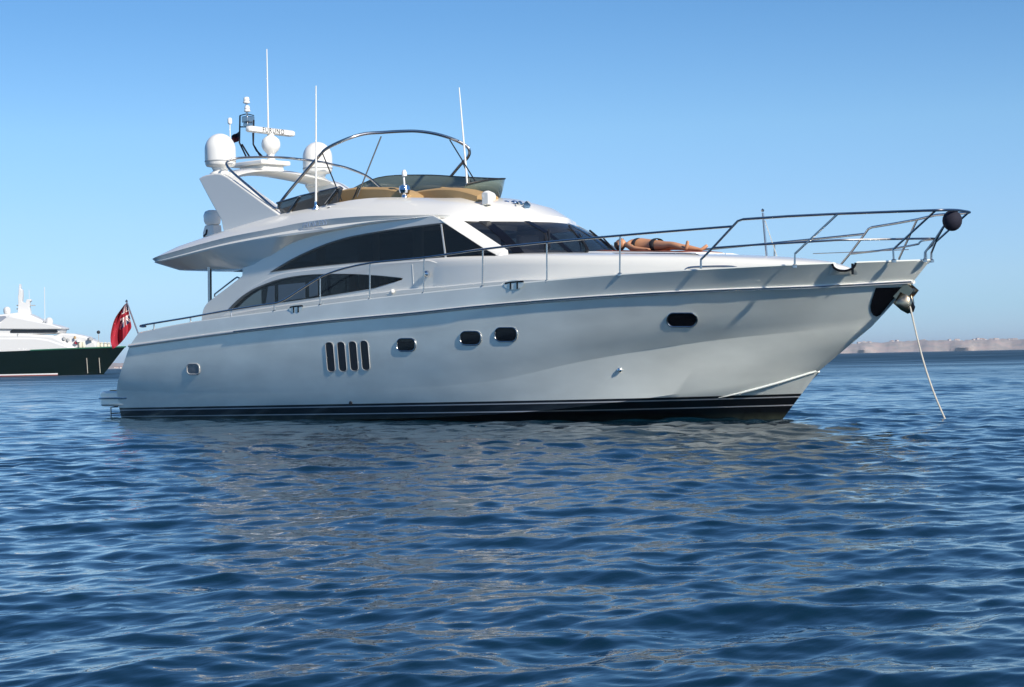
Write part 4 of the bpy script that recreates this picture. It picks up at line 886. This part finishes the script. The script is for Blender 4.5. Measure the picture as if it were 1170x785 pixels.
mb.loft(rws, closed=True); mb.add(rws[0], [tuple(range(20))]); mb.add(rws[-1], [tuple(range(20))])
for s in (-1, 1): mb.lathe([(.012, -.008), (.026, 0), (.012, .01)], hc + np.array([0, s * .078, -.005]), 10, axis=(0, s, 0))
mb.build('head', SKIN, per, smooth=60)
mb = MB(); rws = []
for t, w_, h_ in ((-.138, .03, .03), (-.122, .062, .072), (-.08, .083, .10), (-.03, .087, .108), (.03, .078, .10)):
    rws.append([(hc[0] + t, hc[1] + w_ * math.cos(a), hc[2] + h_ * math.sin(a) - (.014 if t > -.1 else .0)) for a in np.linspace(R(-215 if t < -.05 else -200), R(35 if t < -.05 else 20), 16)])
mb.loft(rws); mb.add(rws[0], [tuple(range(16))]); mb.build('hair', HAIR, per, smooth=60)
mb = MB()
for s in (-1, 1): mb.lathe([(.028, -.006), (.028, .004), (0, .008)], hc + np.array([.012, s * .032, .098]), 12, axis=(.1, 0, 1))
mb.tube([hc + np.array([.008, -.08, .06]), hc + np.array([.012, 0, .105]), hc + np.array([.008, .08, .06])], .005, 6); mb.build('sunglasses', BLACK, per)
def band(x0, x1, cx, cy, cz, ry, rz, nm):
    mb = MB(); rws = []
    for x in np.linspace(x0, x1, 7):
        u = (x - x0) / (x1 - x0); k = 1 + .05 * math.sin(math.pi * u)
        rws.append([(x + PDX, cy(x) + ry(x) * k * math.cos(a), cz(x) + rz(x) * k * math.sin(a)) for a in np.linspace(0, 2 * math.pi, 24, endpoint=False)])
    mb.loft(rws, closed=True); o = mb.build(nm, CLOTH, per, smooth=60); sm = o.modifiers.new('solid', 'SOLIDIFY'); sm.thickness = .006
band(14.28, 14.36, 0, lambda x: -.066, lambda x: zb(x, 0) + .125, lambda x: .166, lambda x: .125, 'bikini_top')
band(14.68, 14.78, 0, lambda x: -.03, lambda x: zb(x, 0) + .115, lambda x: .178, lambda x: .132, 'bikini_bottom')

# ------------------------------------------------------------------ the far superyacht
SD = 392.0
nh = np.array([FV[0], FV[1], 0]); nh /= np.linalg.norm(nh); hh = np.array([-nh[1], nh[0], 0]) * -1
SO = CAM * np.array([1, 1, 0]) + nh * SD
def S(px, py, dep=0.0):
    d = ray(px, py); t = nh.dot(SO + nh * dep - CAM) / nh.dot(d); return CAM + t * d
s_org = S(60, 428.5); s_org[2] = 0
sy = thing('superyacht', 'large dark green hulled superyacht with white upper decks anchored beyond the stern', 'yacht', tuple(s_org))
GREEN = mat('dark_green_paint', (.0015, .008, .0065), .12, ior=1.4, spec=.22); SWHITE = mat('yacht_white', (.66, .655, .64), .4); SRED = mat('boot_red', (.25, .03, .02), .6); SGL = mat('bridge_glass', (.01, .01, .013), .08)
BM = 4.6
def spt(px, z, w):     # along-hull pixel column -> station, height z, w = -1 near .. 1 far offset in metres from the centreline
    p = S(px, 400, BM); return np.array([p[0], p[1], 0]) + nh * w + np.array([0, 0, z])
zdeck = hermite([(-170, 5.0), (0, 4.95), (86, 5.25), (143, 5.45)])
mb = MB(); rows = []
for zt, xe, mi_, p in ((1.0, 143.5, 1, 3.6), (.78, 137.5, .985, 3.2), (.5, 130.5, .95, 2.8), (.18, 122.5, .90, 2.4), (0.06, 119.4, .88, 2.3), (-.15, 115, .85, 2.2)):
    r_ = []
    for i in range(61):
        u = 1 - (1 - i / 60) ** 1.4; px = -170 + (xe + 170) * u; t = max(0, (px - 25) / (xe - 25)); w = BM * mi_ * (1 - t ** p) * (1 if px > -160 else .96)
        r_.append((px, zdeck(px) * zt, w))
    rows.append(r_)
for sg in (-1, 1): mb.loft([[spt(a, b, w * sg) for a, b, w in r_] for r_ in rows], flip=sg > 0)
mb.loft([[spt(*(r_[0][0], r_[0][1], -r_[0][2])) for r_ in rows], [spt(*r_[0]) for r_ in rows]])
mb.loft([[spt(a, b - .02, -w) for a, b, w in rows[0]], [spt(a, b - .02, w) for a, b, w in rows[0]]])
sh_ = mb.build('hull', GREEN, sy, smooth=35)
for sg in (-1, 1):
    bt = []
    for zz in (.42, .17): bt.append([spt(a, zz, (w + .05) * sg) for a, b, w in rows[4] if a < 70])
    mb = MB(); mb.loft(bt); mb.build('boot_stripe', SWHITE, sh_, smooth=40)
    mb = MB(); mb.loft([[spt(a, zz, (w + .06) * sg) for a, b, w in rows[4] if a < 70] for zz in (.17, -.1)]); mb.build('boot_line', SRED, sh_, smooth=40)
    mb = MB(); mb.tube([spt(a, b, (w + .03) * sg) for a, b, w in rows[0] if a > 40], .16, 6); mb.build('bow_rail_cap', mat('green_cap', (.02, .12, .07), .4), sh_)
for px in (102.4, 115.4):
    mb = MB(); t = (px - 25) / 98; mb.tube([spt(px + .2, 3.3, -BM * .98 * (1 - min(1, (px - 25) / (136 - 25)) ** 3) - .1), spt(px - .1, .3, -BM * .9 * (1 - min(1, (px - 25) / (124.5 - 25)) ** 2.4) - .25)], .08, 6); mb.build('hanging_line', ROPE, sy)
def tier(name, pts, d0, d1, m=SWHITE, par=sy, bev=.12, lab=None):
    """silhouette of one deck tier, from depth d0 to d1 behind the near side of the beam"""
    mb = MB(); P = [S(x, y, d0) for x, y in pts]; mb.prism(P, nh * (d1 - d0)); return mb.build(name, m, par, bevel=bev, smooth=35)
tier('main_deck', [(-170, 372), (0, 381), (30, 381.5), (60, 383), (72, 389), (84, 396), (86, 399), (86, 403), (-170, 408)], .9, 8.3, bev=.5)
tier('bulwark_house', [(-170, 386), (40, 386), (55, 388), (76, 395.0), (84, 398.6), (84, 402), (-170, 406)], .75, 8.5, bev=.3)
tier('coach_roof', [(60, 384), (70, 380.5), (84, 381.2), (98, 384.3), (110, 391), (110, 398.5), (60, 399)], 1.8, 7.4, bev=.4)
br = tier('bridge_deck', [(-170, 352), (0, 369.5), (8, 372), (30, 373.5), (69, 375.2), (67, 381), (0, 383), (-170, 388)], 1.3, 7.9, bev=.3)
tier('bridge_window', [(11.5, 378.5), (14, 376.4), (30, 376.2), (64.5, 376.0), (66.2, 379.2), (64, 380.2), (12, 380.4)], 1.22, 1.5, SGL, br, 0)
tier('brow', [(0, 369.5), (10, 361), (60, 371), (69.8, 374.0), (69.5, 376.2), (30, 376.4), (-30, 376), (-170, 366)], .8, 8.4, bev=.2)
tier('sun_deck', [(-170, 345), (-5, 360), (20, 357), (32, 358.4), (46, 365), (56, 371.5), (10, 374), (-170, 372)], 2.2, 7.0, bev=.4)
tier('sun_deck_window', [(-20, 369), (-8, 361.5), (6, 361), (7.5, 362.5), (1, 367.5), (-6, 369)], 2.15, 2.4, mat('grey_glass', (.25, .27, .32), .2), sy, 0)
mast = tier('mast', [(19.8, 360), (20.8, 346), (20.4, 338), (21.0, 337), (21.2, 330), (22.0, 324.5), (23.0, 324.5), (23.4, 330), (25.4, 331), (25.6, 338), (25.0, 345), (29, 346), (30.2, 342), (35, 341.8), (35.2, 344), (33.6, 345), (33.4, 351), (35.6, 361)], 4.0, 5.2, bev=.15)
for y in (349, 353): tier('spreader', [(18.5, y - .6), (40 if y == 349 else 33, y - .6), (40 if y == 349 else 33, y + .5), (18.5, y + .5)], 4.4, 4.9, HGREY, mast, 0)
for px, py, r_ in ((8.0, 355.0, 4.1), (56.2, 367.5, 4.3)):
    c = S(px, py, 3.4 if px < 20 else 2.6); R_m = r_ * SD / FPX; mb = MB(); mb.lathe([(R_m * .5, -R_m * 1.6), (R_m * .45, -R_m * .9), (R_m * .85, -R_m * .85), (R_m, -R_m * .3), (R_m, R_m * .15)] + [(R_m * math.cos(R(a)), R_m * .15 + R_m * math.sin(R(a))) for a in range(15, 90, 15)] + [(0, R_m * 1.15)], c, 20); mb.build('satellite_dome', SWHITE, sy, smooth=50)
mb = MB(); mb.tube([S(51.4, 371, 4.4), S(50.8, 328, 4.4)], .07, 6); mb.tube([S(33.5, 341, 4.4), S(33.0, 331, 4.4)], .05, 6); mb.build('whip_antenna', SWHITE, sy)
mb = MB(); mb.tube([S(113, 397, 4.6), S(112.6, 382, 4.6)], .08, 6); mb.build('jackstaff', HGREY, sy); mb = MB(); c = S(112.5, 379.6, 4.6); mb.lathe([(.36 * math.cos(R(a)), .36 * math.sin(R(a))) for a in range(-90, 91, 15)], c, 16); mb.build('signal_ball', BLACK, sy, smooth=60)
for i, (px, py, w_, h_, m_) in enumerate(((73, 387.5, 5, 3, HGREY), (77.5, 388.8, 4, 2.4, HGREY), (85.5, 386, 3, 2.4, TAN), (89, 390, 6, 2.2, SWHITE), (86.5, 391.8, 4, 2.6, FRED), (103, 387.6, 6.5, 3, HGREY), (34, 369, 3, 2.2, HGREY), (50, 368.5, 3, 2.2, HGREY), (20.5, 383.6, 4, 2.6, HGREY))):
    c = S(px, py, 1.2); mb = MB(); mb.box(c, (w_ * .12, w_ * .14, h_ * .17)); mb.lathe([(h_ * .06, 0), (h_ * .08, h_ * .05), (0, h_ * .1)], c + np.array([0, 0, h_ * .07]), 10); mb.build('deck_gear', m_, sy, bevel=.06)
CREAM = mat('cream_canvas', (.70, .66, .52), .8)
for k in range(9):
    px = 91.5 + 4.1 * k; c = S(px, 393.2 + .15 * k, 1.6 + .33 * k); mb = MB(); mb.lathe([(.26, -.75), (.32, -.6), (.32, .35), (.24, .52), (0, .6)], c, 12); mb.build('fender', CREAM, sy)
mb = MB(); mb.tube([S(88, 391, 1.2), S(110, 391.3, 2.8), S(128, 392.3, 4.0), S(138, 395, 4.5)], .05, 5); mb.build('guard_rail', SWHITE, sy)

# ------------------------------------------------------------------ air
hz = bpy.data.meshes.new('haze'); s_ = 9800.0; z0, z1 = -2.5, 62.0
hv = [(CAM[0] + a * s_, CAM[1] + b * s_, c) for a in (-1, 1) for b in (-1, 1) for c in (z0, z1)]
hz.from_pydata(hv, [], [(0,1,3,2),(4,6,7,5),(0,4,5,1),(2,3,7,6),(0,2,6,4),(1,5,7,3)])
hm = bpy.data.materials.new('haze_air'); hm.use_nodes = True; nt = hm.node_tree; nt.nodes.clear()
ho = nt.nodes.new('ShaderNodeOutputMaterial'); pv = nt.nodes.new('ShaderNodeVolumePrincipled'); pv.inputs['Color'].default_value = (.74, .88, 1.0, 1); pv.inputs['Density'].default_value = 0.00008; pv.inputs['Anisotropy'].default_value = 0.2
nt.links.new(pv.outputs[0], ho.inputs['Volume']); hz.materials.append(hm)
ho_ = bpy.data.objects.new('haze', hz); COL.objects.link(ho_); ho_['kind'] = 'stuff'
